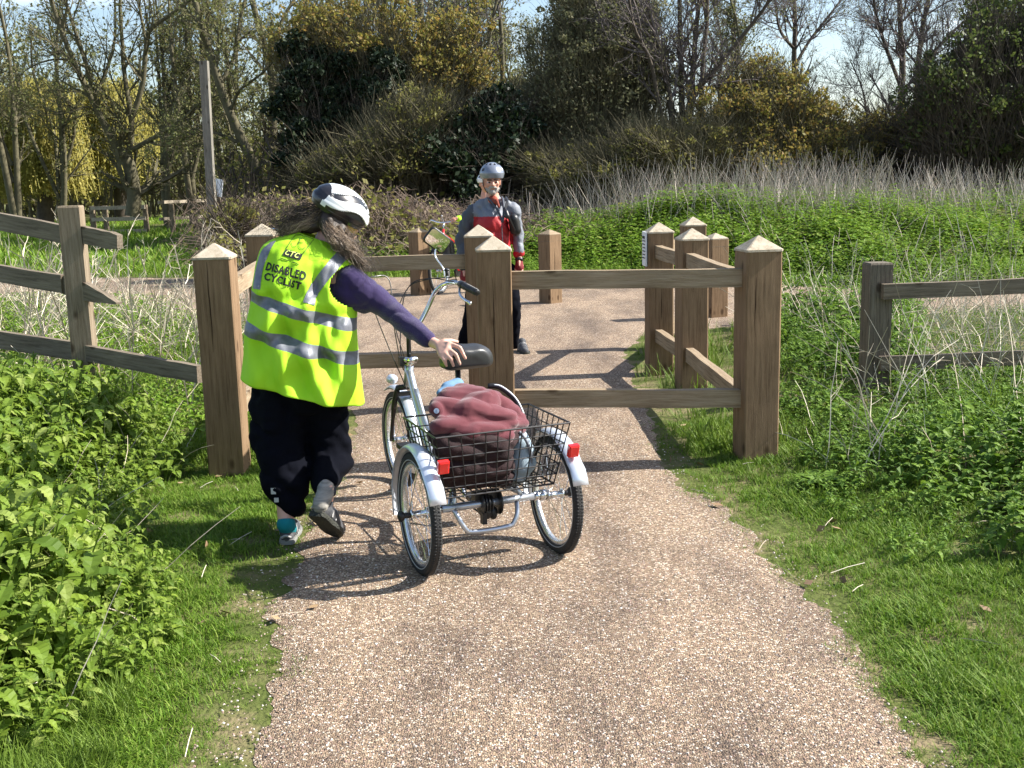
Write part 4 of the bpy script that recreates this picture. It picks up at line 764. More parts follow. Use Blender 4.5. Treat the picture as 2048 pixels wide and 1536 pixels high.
# ---------------------------------------------------------------- the tricycle (local: +x forward, +y left, z up)
TO = np.array([-.112, 4.455, 0]); TYAW = math.atan2(.939, -.344)+R(1.8)
tk = empty('tricycle', tuple(TO), TYAW, label='silver three wheeled adult tricycle with a black wire rear basket, wheeled along the path', cat='tricycle')
fwv = np.array([math.cos(TYAW), math.sin(TYAW), 0]); ltv = np.array([-math.sin(TYAW), math.cos(TYAW), 0])
def TW(x, y, z): return TO+fwv*x+ltv*y+np.array([0, 0, z])
def wheel(parent, c, yaw, r=.252, side=1, tyre_r=.022, spokes=28, name='wheel', ms=None):
    hub = empty(name, c, yaw); hub.parent = parent
    for k in ('label', 'category'):
        if k in hub.keys(): del hub[k]
    A = np.linspace(0, 2*math.pi, 57)[:-1]
    circ = lambda rr, y=0: np.stack([rr*np.cos(A), np.full(56, y), rr*np.sin(A)], -1)
    mb = MB(); mb.tube(circ(r-tyre_r), tyre_r, 12, closed=True)
    for k in range(112):                    # tread knobs
        a = k*2*math.pi/112
        for q in (-1, 1):
            b = q*.5; cy = tyre_r*math.sin(b); cr = r-tyre_r+tyre_r*math.cos(b)
            mb.box((cr*math.cos(a+.014*q), cy, cr*math.sin(a+.014*q)), (.004, .009, .006), [[math.cos(a), 0, math.sin(a)], [0, 1, 0], [-math.sin(a), 0, math.cos(a)]][0:3] if False else np.array([[math.cos(a), 0, -math.sin(a)], [0, 1, 0], [math.sin(a), 0, math.cos(a)]]))
    mb.build('tyre', M['rubber'], hub, True)
    m3 = MB()
    for q in (-1, 1): m3.tube(circ(r-tyre_r*1.45, q*tyre_r*.86), .0022, 5, closed=True)
    m3.build('reflective_strip', M['reflline'], hub, True)
    rr = r-2*tyre_r+.004; m2 = MB()
    prof = [(rr+.004, .013), (rr-.010, .0135), (rr-.020, .007), (rr-.020, -.007), (rr-.010, -.0135), (rr+.004, -.013)]
    rings = [[(p*math.cos(a), y, p*math.sin(a)) for p, y in prof] for a in np.append(A, A[0])]; m2.loft(rings, False); m2.build('rim', ms or M['rim'], hub, True)
    m4 = MB()
    for k in range(spokes):
        a = k*2*math.pi/spokes; b = a+(.75 if k % 2 else -.75)*(1 if k % 4 < 2 else -1); y0 = .028*(1 if k % 2 else -1)
        m4.tube([(.022*math.cos(b), y0, .022*math.sin(b)), ((rr-.018)*math.cos(a), 0, (rr-.018)*math.sin(a))], .0011, 4, False)
    m4.build('spokes', M['chrome'], hub)
    m5 = MB(); m5.tube([(0, -.036, 0), (0, -.03, 0), (0, -.028, 0), (0, .028, 0), (0, .03, 0), (0, .036, 0)], [.024, .024, .014, .014, .024, .024], 14); m5.build('hub', M['chrome'], hub, True)
    return hub
WY = .306
for s in (1, -1):
    w_ = wheel(tk, (0, s*WY, .256), 0, .256)
    mb = MB(); mb.tube([(0, s*.036, 0), (0, s*.075, 0)], .012, 10); mb.sphere((0, s*.075, 0), (.024, .016, .024)); mb.build('axle_cap', M['black'], w_, True)
    # mudguard
    mb = MB(); a0, a1 = R(150), R(-18) if s > 0 else R(150); 
    rings = []
    for a in np.linspace(R(196), R(22), 26):     # from the front round the top to the tail
        ax = -math.cos(a); az = math.sin(a); rr = .283+.01*(a < R(40)); row = []
        for q in np.linspace(-1, 1, 9): 
            y = q*.035; dr = .014*(1-q*q)-.006; row.append(((rr+dr)*ax*-1 if False else (rr+dr)*math.cos(math.pi-a)*-1, y, (rr+dr)*math.sin(a)))
        for q in np.linspace(1, -1, 9):
            y = q*.0335; dr = .014*(1-q*q)-.0085; row.append(((rr+dr)*math.cos(math.pi-a)*-1, y, (rr+dr)*math.sin(a)))
        rings.append(row)
    rings = np.array(rings); rings[..., 0] *= -1
    o = mb.loft(rings, True).build('mudguard', M['fender'], tk, True); o.location = (0, s*WY, .256)
    st = MB()
    for q in (-1, 1): st.tube([(0, q*.045, 0), (-.16, q*.04, .235)], .0025, 6)
    st.build('stay', M['chrome'], o)
    rf = MB(); rf.box((0, 0, 0), (.022, .046, .055)); rf.box((-.013, 0, 0), (.006, .040, .049))
    o = rf.build('rear_reflector', M['redlens'], tk); o.location = (-.215, s*(WY-.012 if s > 0 else WY-.01)-.03*(s > 0), .50); o.rotation_euler = (0, R(-15), 0)
    b_ = o.modifiers.new('b', 'BEVEL'); b_.width = .006; b_.segments = 2
# axle housing and frame
mb = MB(); mb.tube([(0, .25, .262), (0, -.25, .262)], .0165, 14); mb.build('axle_tube', M['steel'], tk, True)
for s in (1, -1): mb = MB(); mb.tube([(0, s*.235, .262), (0, s*.262, .262)], .024, 14); mb.tube([(0, s*.21, .262), (0, s*.236, .262)], .020, 14); mb.build('bearing', M['chrome'], tk, True)
mb = MB(); mb.tube(catmull([(-.035, .165, .262), (-.055, .150, .225), (-.065, .125, .18), (-.065, .105, .168), (-.065, .02, .164), (-.065, -.06, .168), (-.065, -.085, .178), (-.06, -.105, .215), (-.035, -.115, .262)], 34), .0105, 10); mb.build('bumper_bar', M['steel'], tk, True)
mb = MB()
for s in (1, -1): mb.tube([(.0, s*.17, .27), (.33, s*.03, .33)], .011, 8); mb.tube([(0, s*.15, .275), (.10, s*.12, .36)], .010, 8)
mb.tube(catmull([(.30, 0, .33), (.45, 0, .27), (.62, 0, .25), (.80, 0, .33), (.95, 0, .49), (1.09, 0, .67)], 26), .021, 14)
mb.tube([(.34, 0, .27), (.36, 0, .52), (.33, 0, .66)], .017, 12); mb.tube(catmull([(.35, 0, .50), (.55, 0, .42), (.80, 0, .42), (.98, 0, .58)], 16), .014, 10)
mb.build('frame', M['steel'], tk, True)
mb = MB(); mb.tube([(1.075, 0, .70), (1.115, 0, .58)], .023, 14); mb.build('head_tube', M['steel'], tk, True)
mb = MB(); mb.tube([(1.072, 0, .712), (1.078, 0, .695)], .028, 14); mb.box((1.045, .0, .72), (.04, .05, .03)); mb.sphere((1.05, .022, .722), (.014, .018, .014)); mb.sphere((1.045, -.022, .722), (.014, .018, .014)); mb.build('stem_clamp', M['chrome'], tk, True)
mb = MB(); mb.box((1.06, .045, .715), (.03, .025, .045)); mb.build('reflector_bracket', M['black'], tk)
# differential and chain parts under the basket
mb = MB(); A_c = lambda y, r_, x=0, z=.262, n=20: mb.tube([(x, y-.003, z), (x, y+.003, z)], r_, n)
for y, r_ in ((.035, .052), (.02, .045), (.005, .040), (-.01, .034)): A_c(y, r_)
A_c(-.045, .055); mb.sphere((0, .01, .225), (.025, .03, .035)); mb.sphere((.0, -.02, .215), (.02, .02, .03)); mb.box((.02, .01, .29), (.05, .1, .04)); mb.box((-.02, .03, .205), (.03, .02, .05)); mb.build('sprocket_cluster', M['black'], tk)
mb = MB(); mb.tube([(.0, .03, .31), (.62, .045, .30)], .004, 6); mb.tube([(0, .03, .215), (.62, .045, .21)], .004, 6); mb.build('chain', M['black'], tk)
mb = MB(); mb.tube([(.62, .03, .25), (.62, .05, .25)], .055, 24); mb.tube([(.62, -.06, .25), (.62, .06, .25)], .012, 8); mb.tube([(.62, .07, .25), (.74, .075, .36)], .009, 8); mb.tube([(.62, -.07, .25), (.50, -.075, .14)], .009, 8); mb.build('crankset', M['chrome'], tk)
for (x, y, z) in ((.74, .125, .36), (.50, -.125, .14)):
    mb = MB(); mb.box((x, y, z), (.08, .09, .022)); mb.build('pedal', M['black'], tk)
# front wheel, fork, mudguard, lamp
fa = R(2); fc = np.array([1.315, .0, .256]); wheel(tk, tuple(fc), fa, .256)
mb = MB()
for s in (1, -1): mb.tube(catmull([(1.15, s*.04, .57), (1.19, s*.05, .50), (1.27, s*.05, .33), (1.315, s*.045, .256)], 12), [.014]*6+[.010]*6, 10)
mb.tube([(1.15, -.045, .565), (1.15, .045, .565)], .015, 10); mb.tube([(1.15, 0, .56), (1.08, 0, .72)], .012, 10); mb.build('fork', M['black'], tk, True)
mb = MB(); rings = []
for a in np.linspace(R(60), R(205), 24):
    rr = .280; row = [((rr+.012*(1-q*q))*math.cos(a), q*.031, (rr+.012*(1-q*q))*math.sin(a)) for q in np.linspace(-1, 1, 9)]+[((rr-.003+.012*(1-q*q))*math.cos(a), q*.03, (rr-.003+.012*(1-q*q))*math.sin(a)) for q in np.linspace(1, -1, 9)]
    rings.append(row)
o = mb.loft(rings, True).build('mudguard', M['fender'], tk, True); o.location = tuple(fc); o.rotation_euler = (0, 0, fa)
mb = MB(); mb.sphere((1.30, .03, .585), (.038, .03, .026)); mb.build('front_lamp', M['fender'], tk, True)
mb = MB(); mb.box((1.16, 0, .53), (.03, .10, .02)); mb.tube(catmull([(1.14, .05, .55), (1.17, .06, .48), (1.2, .05, .45)], 8), .006, 6); mb.tube(catmull([(1.14, -.05, .55), (1.17, -.06, .48), (1.2, -.05, .45)], 8), .006, 6); mb.build('front_brake', M['black'], tk)
# handlebar, turned a little to the right of the frame
hb = empty('handlebar', (1.072, 0, .71), R(-15)); hb.parent = tk
mb = MB(); mb.tube([(0, 0, 0), (-.02, 0, .10), (-.035, 0, .17)], .0115, 10); mb.build('stem', M['black'], hb, True)
def bar(s): return catmull([(-.035, 0, .17), (-.02, s*.05, .185), (0, s*.10, .26), (.0, s*.145, .345), (-.02, s*.20, .385), (-.08, s*.255, .39), (-.13, s*.278, .38)], 28)
mb = MB(); 
for s in (1, -1): mb.tube(bar(s), .0112, 12)
mb.box((-.035, 0, .172), (.03, .045, .03)); mb.build('bar', M['chrome'], hb, True)
for s in (1, -1):
    e0 = np.array([-.13, s*.278, .38]); dv = np.array([-.13, s*.05, -.022])
    mb = MB(); mb.tube([e0, e0+dv*.04, e0+dv*.1, e0+dv, e0+dv*1.03], [.016, .019, .0165, .0165, .012], 14); 
    for q in range(9): mb.tube([e0+dv*(.15+.09*q), e0+dv*(.18+.09*q)], .0177, 12)
    mb.tube([e0-dv*.30, e0+dv*.02], .018, 12); mb.build('grip', M['black'], hb, True)
    mb = MB(); mb.tube(catmull([e0-dv*.35+[0, 0, -.012], e0+[0, -s*.03, -.03]+dv*.1, e0+dv*.4+[0, -s*.035, -.045], e0+dv*.85+[0, -s*.03, -.052]], 12), [.006]*5+[.0075]*7, 8); mb.sphere(e0+dv*.9+[0, -s*.03, -.053], .010); mb.build('brake_lever', M['chrome'], hb, True)
mb = MB(); mb.tube([(-.06, -.20, .425), (-.06, -.20, .455)], .008, 8); mb.sphere((-.06, -.2, .455), (.014, .014, .008)); mb.build('bell', M['black'], hb, True)
# mirror on its stalk
mc = np.array([0.02, -.165, .595]); mb = MB(); mb.tube(catmull([(-.03, -.19, .41), (-.02, -.185, .46), (.02, -.15, .52), mc+[.01, 0, -.02]], 12), .0045, 8); mb.build('mirror_stalk', M['chrome'], hb, True)
def rrect(w, h, r, n=5): return [(cx+r*math.cos(a), cy+r*math.sin(a)) for cx, cy, a0 in ((w/2-r, h/2-r, 0), (-w/2+r, h/2-r, 90), (-w/2+r, -h/2+r, 180), (w/2-r, -h/2+r, 270)) for a in np.radians(np.linspace(a0, a0+90, n))]
mp_ = Matrix.Rotation(R(90), 3, 'Y')
def mring(w, h, r, x): 
    ca, sa = math.cos(R(38)), math.sin(R(38)); return [(x, p*ca-q*sa, p*sa+q*ca) for p, q in rrect(w, h, r)]
mb = MB(); mb.loft([mring(.122, .085, .018, 0), mring(.13, .093, .02, .006), mring(.12, .085, .02, .022), mring(.05, .03, .01, .03)]); mh = mb.build('mirror_housing', M['black'], hb, True); mh.location = tuple(mc); mh.rotation_euler = (0, R(-9), R(8))
mb = MB(); mb.loft([mring(.114, .077, .016, -.0022), mring(.114, .077, .016, -.001)]); mg_ = mb.build('mirror_glass', M['mirror'], hb); mg_.location = mh.location; mg_.rotation_euler = mh.rotation_euler
# cables
mb = MB()
for k, (a, b, c) in enumerate([((-.10, -.23, .40), (.09, -.02, .37), (.03, .06, .20)), ((-.10, -.22, .42), (.11, .0, .34), (.05, .04, .10)), ((-.10, .23, .41), (.10, .08, .40), (.02, .07, .2))]):
    mb.tube(catmull([a, (np.array(a)+np.array(b))/2+[.06, 0, .02], b, c, (.02, .02+.012*k, .0), (.04, .015, -.08)], 26), .0028, 6)
mb.tube(catmull([(-.10, .2, .40), (.02, .17, .28), (.03, .11, .10), (.02, .05, -.06), (.01, .02, -.14)], 20), .0026, 6)
mb.build('cables', M['black'], hb)
# saddle
mb = MB(); mb.tube([(.33, 0, .62), (.335, 0, .80)], .0125, 12); mb.build('seat_post', M['black'], tk, True)
rows = []
for k, (x, wd, zt, th) in enumerate([(-.135, .02, .0, .01), (-.13, .085, .012, .062), (-.10, .117, .022, .088), (-.05, .122, .022, .088), (.0, .10, .012, .070), (.05, .065, .006, .056), (.10, .042, .004, .048), (.145, .028, .0, .04), (.16, .010, -.01, .018)]):
    row = []
    for q in range(20):
        a = 2*math.pi*q/20; cx = math.copysign(abs(math.cos(a))**.8, math.cos(a)); sz = math.copysign(abs(math.sin(a))**.75, math.sin(a))
        row.append((x, wd*cx, zt-th*.5+th*.5*sz+(-.010*(1-abs(cx)) if sz > 0 else 0)-(.02*abs(cx)**3)))
    rows.append(row)
rows = [[(x, y, z*1.3) for x, y, z in r] for r in rows]; sd_ = fuse(MB().loft(rows, True), 'saddle', .006, 4, .5)
so_ = put('saddle', sd_, M['saddle'], tk); so_.location = (.335, -.012, .885); so_.rotation_euler = (0, R(-4), R(6))
mb = MB()
for s in (1, -1): mb.tube(catmull([(-.10, s*.035, -.045), (-.06, s*.03, -.075), (.03, s*.02, -.08), (.10, s*.012, -.05)], 12), .004, 6)
mb.box((0, 0, -.075), (.05, .05, .025)); mb.box((-.05, 0, -.062), (.08, .15, .012)); mb.tube([(-.07, .035, -.05), (-.07, .035, -.075)], .014, 12); mb.tube([(-.07, -.045, -.045), (-.07, -.045, -.07)], .016, 12); mb.build('saddle_rails', M['black'], so_)
# wire basket
def basket():
    mb = MB(); x0, x1, y1 = -.205, .225, .288; X0, X1, Y1 = -.150, .18, .235; zt, zb = .615, .352
    def pt(u, v, t):                        # u,v in -1..1 around, t 0 bottom 1 top
        xa = (X0+(X1-X0)*(u+1)/2)*(1-t)+(x0+(x1-x0)*(u+1)/2)*t; return np.array([xa, v*(Y1*(1-t)+y1*t), zb+(zt-zb)*t])
    for t in np.linspace(0, 1, 7):
        for a, b in (((-1, -1), (1, -1)), ((1, -1), (1, 1)), ((1, 1), (-1, 1)), ((-1, 1), (-1, -1))): mb.tube([pt(*a, t), pt(*b, t)], .0028 if 0 < t < 1 else .0042, 5, False)
    for k in np.linspace(-1, 1, 12):
        for v in (-1, 1): mb.tube([pt(v, k, 0), pt(v, k, 1)], .0027, 5, False)
        mb.tube([pt(-1, k, 0), pt(1, k, 0)], .0027, 5, False)
    for k in np.linspace(-1, 1, 9):
        for v in (-1, 1): mb.tube([pt(k, v, 0), pt(k, v, 1)], .0027, 5, False)
        mb.tube([pt(k, -1, 0), pt(k, 1, 0)], .0027, 5, False)
    return mb
basket().build('basket', M['blackwire'], tk)
for y_ in (.20, -.19): mb = MB(); mb.tube([(.0, y_, .28), (.0, y_, .345)], .009, 8); mb.build('basket_bracket', M['steel'], tk)
# maroon jacket bundled over a dark bag in the basket
def cloth(mb, name, vox, disp, seed, sm=3, wr=1.):
    me = fuse(mb, name, vox, sm)
    co_ = np.empty(len(me.vertices)*3); me.vertices.foreach_get('co', co_); co_ = co_.reshape(-1, 3); no_ = np.empty_like(co_); me.vertices.foreach_get('normal', no_.ravel()) if False else None
    no_ = np.array([v.normal[:] for v in me.vertices])
    d = np.array([min(.55, abs(noise.noise(Vector((p[0]*7, p[1]*4.5+p[2]*3, p[2]*15))*wr+Vector((seed, 0, 0))))*1.9)+.5*min(.4, abs(noise.noise(Vector((p[0]*14-p[1]*9, p[1]*8, p[2]*20))*wr+Vector((0, seed, 0)))))-.35 for p in co_])
    co_ += no_*d[:, None]*disp; me.vertices.foreach_set('co', co_.ravel().astype(np.float32)); me.update(); return me
mb = MB()
def L3(px, py, lx):                         # photo pixel -> trike-local at forward distance lx
    d = ray(px, py); C0 = np.array([0, 0, H])-TO; t = (lx-C0@fwv)/(d@fwv); p = C0+d*t; return np.array([p@fwv, p@ltv, p[2]])
for a, ra, b, rb in [((880, 815, .02), .042, (930, 825, -.02), .060), ((930, 825, -.02), .062, (1015, 845, -.04), .050), ((925, 790, .10), .045, (985, 805, .08), .052), ((985, 805, .06), .05, (1030, 835, .02), .042), ((1015, 845, -.04), .045, (1040, 852, .0), .035), ((875, 820, .0), .035, (905, 865, -.07), .022), ((940, 855, -.06), .055, (1000, 865, -.06), .055), ((900, 800, .08), .05, (960, 810, .04), .08), ((885, 850, -.06), .045, (940, 860, -.07), .05)]:
    mb.cap(L3(*a), ra, L3(*b), rb)
jk = put('jacket', cloth(mb, 'jacket', .0055, .026, 3, 3, .75), M['maroon'], None, label='maroon cloth jacket bundled on top of the tricycle basket', cat='jacket'); jk.location = tuple(TO); jk.rotation_euler = (0, 0, TYAW)
bt = MB(); p = L3(873, 822, -.045); bt.tube([p, p+[-.006, .002, .002]], .011, 14); bt.tube([p+[-.005, 0, 0], p+[-.008, .003, .002]], .006, 12); bt.build('button', M['steel'], jk)
mb = MB()
for a, ra, b, rb in [((900, 885, -.05), .075, (990, 890, -.05), .08), ((910, 930, -.04), .07, (990, 930, -.03), .075), ((900, 880, .06), .08, (1000, 880, .06), .08), ((915, 935, .05), .075, (990, 935, .05), .075), ((885, 870, -.02), .06, (1010, 870, -.02), .06), ((890, 950, -.02), .05, (1005, 950, -.02), .05)]: mb.cap(L3(*a), ra, L3(*b), rb)
M['darkbag'] = mat('dark_maroon_bag', (.013, .005, .006), .9, bump=.3, bscale=200, var=(.028, .008, .009), vscale=10)
bg_ = put('shopping_bag', cloth(mb, 'shopping_bag', .008, .03, 9, 3), M['darkbag'], None, label='dark maroon shopping bag stuffed inside the tricycle basket under the jacket', cat='bag'); bg_.location = tuple(TO); bg_.rotation_euler = (0, 0, TYAW)
mb = MB()
for a, ra, b, rb in [((1042, 890, -.02), .042, (1042, 930, -.02), .050), ((1035, 950, -.01), .042, (1058, 925, .03), .035), ((1045, 870, 0.02), .02, (1055, 900, .0), .03)]: mb.cap(L3(*a), ra, L3(*b), rb)
pb = put('pouch', cloth(mb, 'pouch', .006, .005, 5, 4), M['bluebag'], None, label='pale blue grey pouch wedged in the right side of the wire basket', cat='pouch'); pb.location = tuple(TO); pb.rotation_euler = (0, 0, TYAW)
mb = MB(); mb.tube(catmull([L3(1035, 860, -.03), L3(1052, 880, -.07), L3(1062, 910, -.06), L3(1060, 935, -.04)], 12), .007, 6); mb.build('strap', M['jgrey'], pb, True)
mb = MB(); mb.tube(catmull([L3(975, 772, .16), L3(1000, 775, .14), L3(1030, 800, .10), L3(1048, 840, .06), L3(1050, 870, .04)], 20), .012, 8); mb.tube(catmull([L3(978, 770, .155), L3(1003, 773, .13), L3(1034, 800, .09), L3(1053, 842, .05)], 20), .004, 6, mi=1)
mb.build('folded_pump_hose', [M['black'], M['paper']], None, True, label='dark curved strap with white piping behind the maroon jacket in the basket', cat='strap').name = 'piped_strap'
bpy.data.objects['piped_strap'].location = tuple(TO); bpy.data.objects['piped_strap'].rotation_euler = (0, 0, TYAW)
mb = MB(); mb.cap(L3(893, 775, .12), .022, L3(915, 768, .14), .026); mb.cap(L3(880, 785, .1), .016, L3(900, 775, .12), .022)
M['blue'] = mat('blue_cloth', (.10, .20, .33), .8, var=(.14, .26, .4), vscale=40)
bc = put('blue_cloth', cloth(mb, 'blue_cloth', .006, .006, 2, 2), M['blue'], None, label='small blue cloth poking out above the maroon jacket behind the saddle', cat='cloth'); bc.location = tuple(TO); bc.rotation_euler = (0, 0, TYAW)
# ---------------------------------------------------------------- people
def newmesh_disp(me, fn):
    co_ = np.empty(len(me.vertices)*3, dtype=np.float32); me.vertices.foreach_get('co', co_); co_ = co_.reshape(-1, 3)
    no_ = np.array([v.normal[:] for v in me.vertices]); d = np.array([fn(p) for p in co_]); co_ += (no_*d[:, None]).astype(np.float32)
    me.vertices.foreach_set('co', co_.ravel()); me.update(); return me
def folds(amp, sc, seed, st=(1, 1, 1)):
    def f(p):
        q = Vector((p[0]*st[0]*sc+seed, p[1]*st[1]*sc, p[2]*st[2]*sc)); n1 = noise.noise(q); return amp*((1-abs(n1)*3)*.55+noise.noise(q*2.3)*.45)
    return f
def hand(mb, wrist, knuckles, tips, mids, thumb, r=.0092, palm_r=.019):
    # palm as capsules fanning from the wrist to each knuckle, then two phalanx runs per finger
    for k, kn in enumerate(knuckles):
        mb.cap(wrist, palm_r, kn, r*1.35)
        mb.cap(kn, r*1.18, mids[k], r*1.02); mb.cap(mids[k], r*1.02, tips[k], r*.82)
    for a, b in zip(knuckles[:-1], knuckles[1:]): mb.cap(a, r*1.4, b, r*1.4)
    for (a, ra), (b, rb) in zip(thumb[:-1], thumb[1:]): mb.cap(a, ra, b, rb)
def face(mb, c, s, fwd, upv):                # head with brow, nose, mouth, chin, ears; s = head height
    f = Vector(fwd).normalized(); u = Vector(upv); u = (u-f*u.dot(f)).normalized(); r_ = f.cross(u); Mx = np.array([list(r_), list(f), list(u)]).T
    def w(x, y, z): return np.asarray(c)+Mx@np.array([x, y, z])*s
    mb.sphere(w(0, -.06, .12), np.array([.335, .40, .38])*s, 20, 14, Mx); mb.sphere(w(0, .05, -.10), np.array([.27, .30, .36])*s, 18, 12, Mx)
    mb.cap(w(0, .16, -.34), .13*s, w(0, .20, -.36), .10*s); mb.cap(w(0, .335, .06), .035*s, w(0, .415, -.10), .06*s)
    mb.cap(w(-.05, .36, -.115), .04*s, w(.05, .36, -.115), .04*s); mb.cap(w(-.16, .30, .07), .055*s, w(.16, .30, .07), .055*s)
    mb.cap(w(-.09, .315, -.235), .03*s, w(.09, .315, -.235), .03*s); mb.cap(w(-.08, .31, -.275), .03*s, w(.08, .31, -.275), .03*s)
    for q in (-1, 1):
        mb.sphere(w(q*.17, .26, -.07), np.array([.09, .08, .08])*s, 12, 8, Mx); mb.sphere(w(q*.335, -.04, -.04), np.array([.035, .08, .12])*s, 12, 8, Mx)
    return w, Mx
def eyes(parent, w, Mx, s, m):
    for q in (-1, 1):
        e = MB(); e.sphere(w(q*.135, .285, .005), np.array([.075, .06, .045])*s, 12, 8, Mx, 0); e.sphere(w(q*.135, .335, .0), np.array([.04, .02, .036])*s, 10, 6, Mx, 1)
        e.build('eye', [M['eyew'], M['ink']], parent, True)
        e = MB(); e.cap(w(q*.06, .37, .085), .026*s, w(q*.21, .335, .09), .022*s); e.build('eyebrow', m, parent, True)
M['eyew'] = mat('eye_white', (.6, .58, .55), .3)
def helmet(name, parent, c, fwd, upv, L, W, Hh, fn, mats, tilt=0):
    # shell grid: a runs front to back over the crown, b from side to side; fn(a,b) -> (material, inset)
    f = Vector(fwd).normalized(); u = Vector(upv); u = (u-f*u.dot(f)).normalized(); r_ = f.cross(u); Mx = np.array([list(r_), list(f), list(u)]).T
    na, nb = 100, 120; V = []; 
    A = np.linspace(0, math.pi/2*1.10, na); B = np.arange(nb)*2*math.pi/nb; mats_f = []
    for i, a in enumerate(A):
        for j, b in enumerate(B):
            x = math.sin(a)*math.sin(b)*W; y = math.sin(a)*math.cos(b)*L*(1.0 if math.cos(b) > 0 else 1.06); z = math.cos(a)*Hh
            if a > math.pi/2*.8: z -= .0*Hh
            mi, ins = fn(x/W, y/L, a, b); k = 1-ins; low = 1.0-.10*max(0, (a-1.35)/.35)
            V.append(np.asarray(c)+Mx@np.array([x*k*low, y*k*low, z*k+(.12*Hh*(math.cos(b) < -.0)*(-math.cos(b))*(-1) if a > 1.2 else 0)]))
    F = []; 
    for i in range(na-1):
        for j in range(nb):
            j2 = (j+1) % nb; F.append((i*nb+j, i*nb+j2, (i+1)*nb+j2, (i+1)*nb+j)); a = (A[i]+A[i+1])/2; b = B[j]+math.pi/nb
            mats_f.append(fn(math.sin(a)*math.sin(b), math.sin(a)*math.cos(b), a, b)[0])
    me = mesh_np(name, np.array(V), np.array(F), True, mats_f); o = put(name, me, mats, parent); s = o.modifiers.new('s', 'SOLIDIFY'); s.thickness = -.018; s.offset = 1; s.use_rim = True
    return o
def strands(name, m, parent, roots, ctrl, n, r, seed, jit, K=9, curl=.01):
    g = np.random.default_rng(seed); R_ = []
    for k in range(n):
        i = g.integers(0, len(roots)); p = catmull([np.asarray(q)+g.normal(0, jit*(.4+.6*t), 3) for t, q in zip(np.linspace(0, 1, len(ctrl[i])+1), [roots[i]]+list(ctrl[i]))], K)
        ph = g.uniform(0, 6.28); t = np.linspace(0, 1, K)[:, None]; ax = unit(g.normal(size=(1, 3))); bx = unit(np.cross(ax, [[.3, .5, .8]]))
        p = p+(ax*np.sin(t*14+ph)+bx*np.cos(t*14+ph))*curl*t; R_.append(p)
    V, Fq = vtubes(np.array(R_), np.full((n, K), r)*np.linspace(1, .5, K), 3); return put(name, mesh_np(name, V, Fq), m, parent)
def shoe(parent, heel, toe, ankle, upm, solem, name='shoe', roll=0, sc=1.25, trim=None):
    heel = np.asarray(heel, float); toe = np.asarray(toe, float); ankle = np.asarray(ankle, float); f = unit(toe-heel); u = ankle-heel; u = unit(u-f*(u@f)); s = np.cross(f, u); L = np.linalg.norm(toe-heel)
    w = lambda x, y, z: heel+f*x*L+s*y*L*sc+u*z*L
    mb = MB(); mb.cap(w(.15, 0, .19), .14*L, w(.22, 0, .34), .15*L); mb.cap(w(.2, 0, .18), .15*L, w(.5, .01, .19), .16*L); mb.cap(w(.5, .01, .17), .16*L, w(.85, .01, .11), .12*L); mb.cap(w(.10, 0, .12), .12*L, w(.12, 0, .28), .11*L)
    o = put(name, newmesh_disp(fuse(mb, name, .006, 4), folds(.002, 60, 3)), upm, parent)
    prof = [(0, .085), (.05, .115), (.2, .125), (.4, .12), (.6, .145), (.8, .14), (.94, .09), (1.0, .03)]
    out = [(x, y) for x, y in prof]+[(x, -y) for x, y in prof[::-1]]
    rings = [[w(x if z != 0 else x, y*k, z) for x, y in out] for z, k in ((-.005, .9), (0.005, 1), (.05, 1.02), (.085, .97))]
    m2 = MB(); m2.loft(rings); m2.build('sole', solem, o)
    for L5, r5, n5 in (([w(.30, -.13, .10), w(.33, -.10, .28), w(.36, 0, .36), w(.33, .10, .28), w(.30, .13, .10)], .004, 'lace'), ([w(.45, -.13, .10), w(.48, -.09, .25), w(.5, 0, .345), w(.48, .09, .25), w(.45, .13, .10)], .004, 'lace'), ([w(-.01, -.07, .14), w(-.03, 0, .18), w(-.01, .07, .14)], .006, 'heel_trim')): MB().tube(catmull(L5, 12), r5, 5).build(n5, trim or M['shoepale'], o)
    return o
# ---- woman in the hi-vis vest -------------------------------------------------
wp = P
hipL, hipR = wp(566, 745, 4.90), wp(640, 752, 4.92); pel = (hipL+hipR)/2+[0, 0, .05]
shL, shR = wp(560, 520, 5.04), wp(694, 556, 4.93); neck = wp(655, 478, 5.06); chest = (shL+shR)/2+[0, .02, -.08]
kneeL, kneeR = wp(566, 900, 4.90), wp(655, 905, 5.02); ankL, ankR = wp(572, 1048, 4.76), wp(650, 995, 4.84)
heelL = G(572, 1094)+[0, .02, .004]; toeL = heelL+[-.01, .245, .0]; toeR = G(672, 1084)+[.005, .03, .012]; heelR = P(630, 1032, 4.60)
ankR = heelR+np.array([.035, .085, .075])
elbR = wp(772, 612, 4.93); wrR = wp(864, 684, 4.74)
hc = wp(681, 440, 5.10)
hf_ = (P(740, 468, 5.22)-P(640, 405, 5.06)); hf_ = unit(hf_); hup = unit(P(675, 370, 5.03)-hc)
body = MB()
body.cap(pel, .12, chest, .13); body.cap(shL, .05, shR+[-.03, 0, -.02], .045); body.cap(chest, .1, neck, .055); body.cap(neck, .05, hc, .05)
body.cap(pel, .11, hipL, .09); body.cap(pel, .11, hipR, .09); body.cap(hipL, .085, kneeL, .055); body.cap(kneeL, .052, ankL, .036); body.cap(hipR, .085, kneeR, .055); body.cap(kneeR, .052, ankR, .036)
body.cap(ankL, .036, (heelL+toeL)/2+[0, 0, .04], .03); body.cap(ankR, .036, (heelR+toeR)/2+[0, .03, .03], .03)
body.cap(shR+[0, 0, -.02], .045, elbR, .04); body.cap(elbR, .038, wrR, .024)
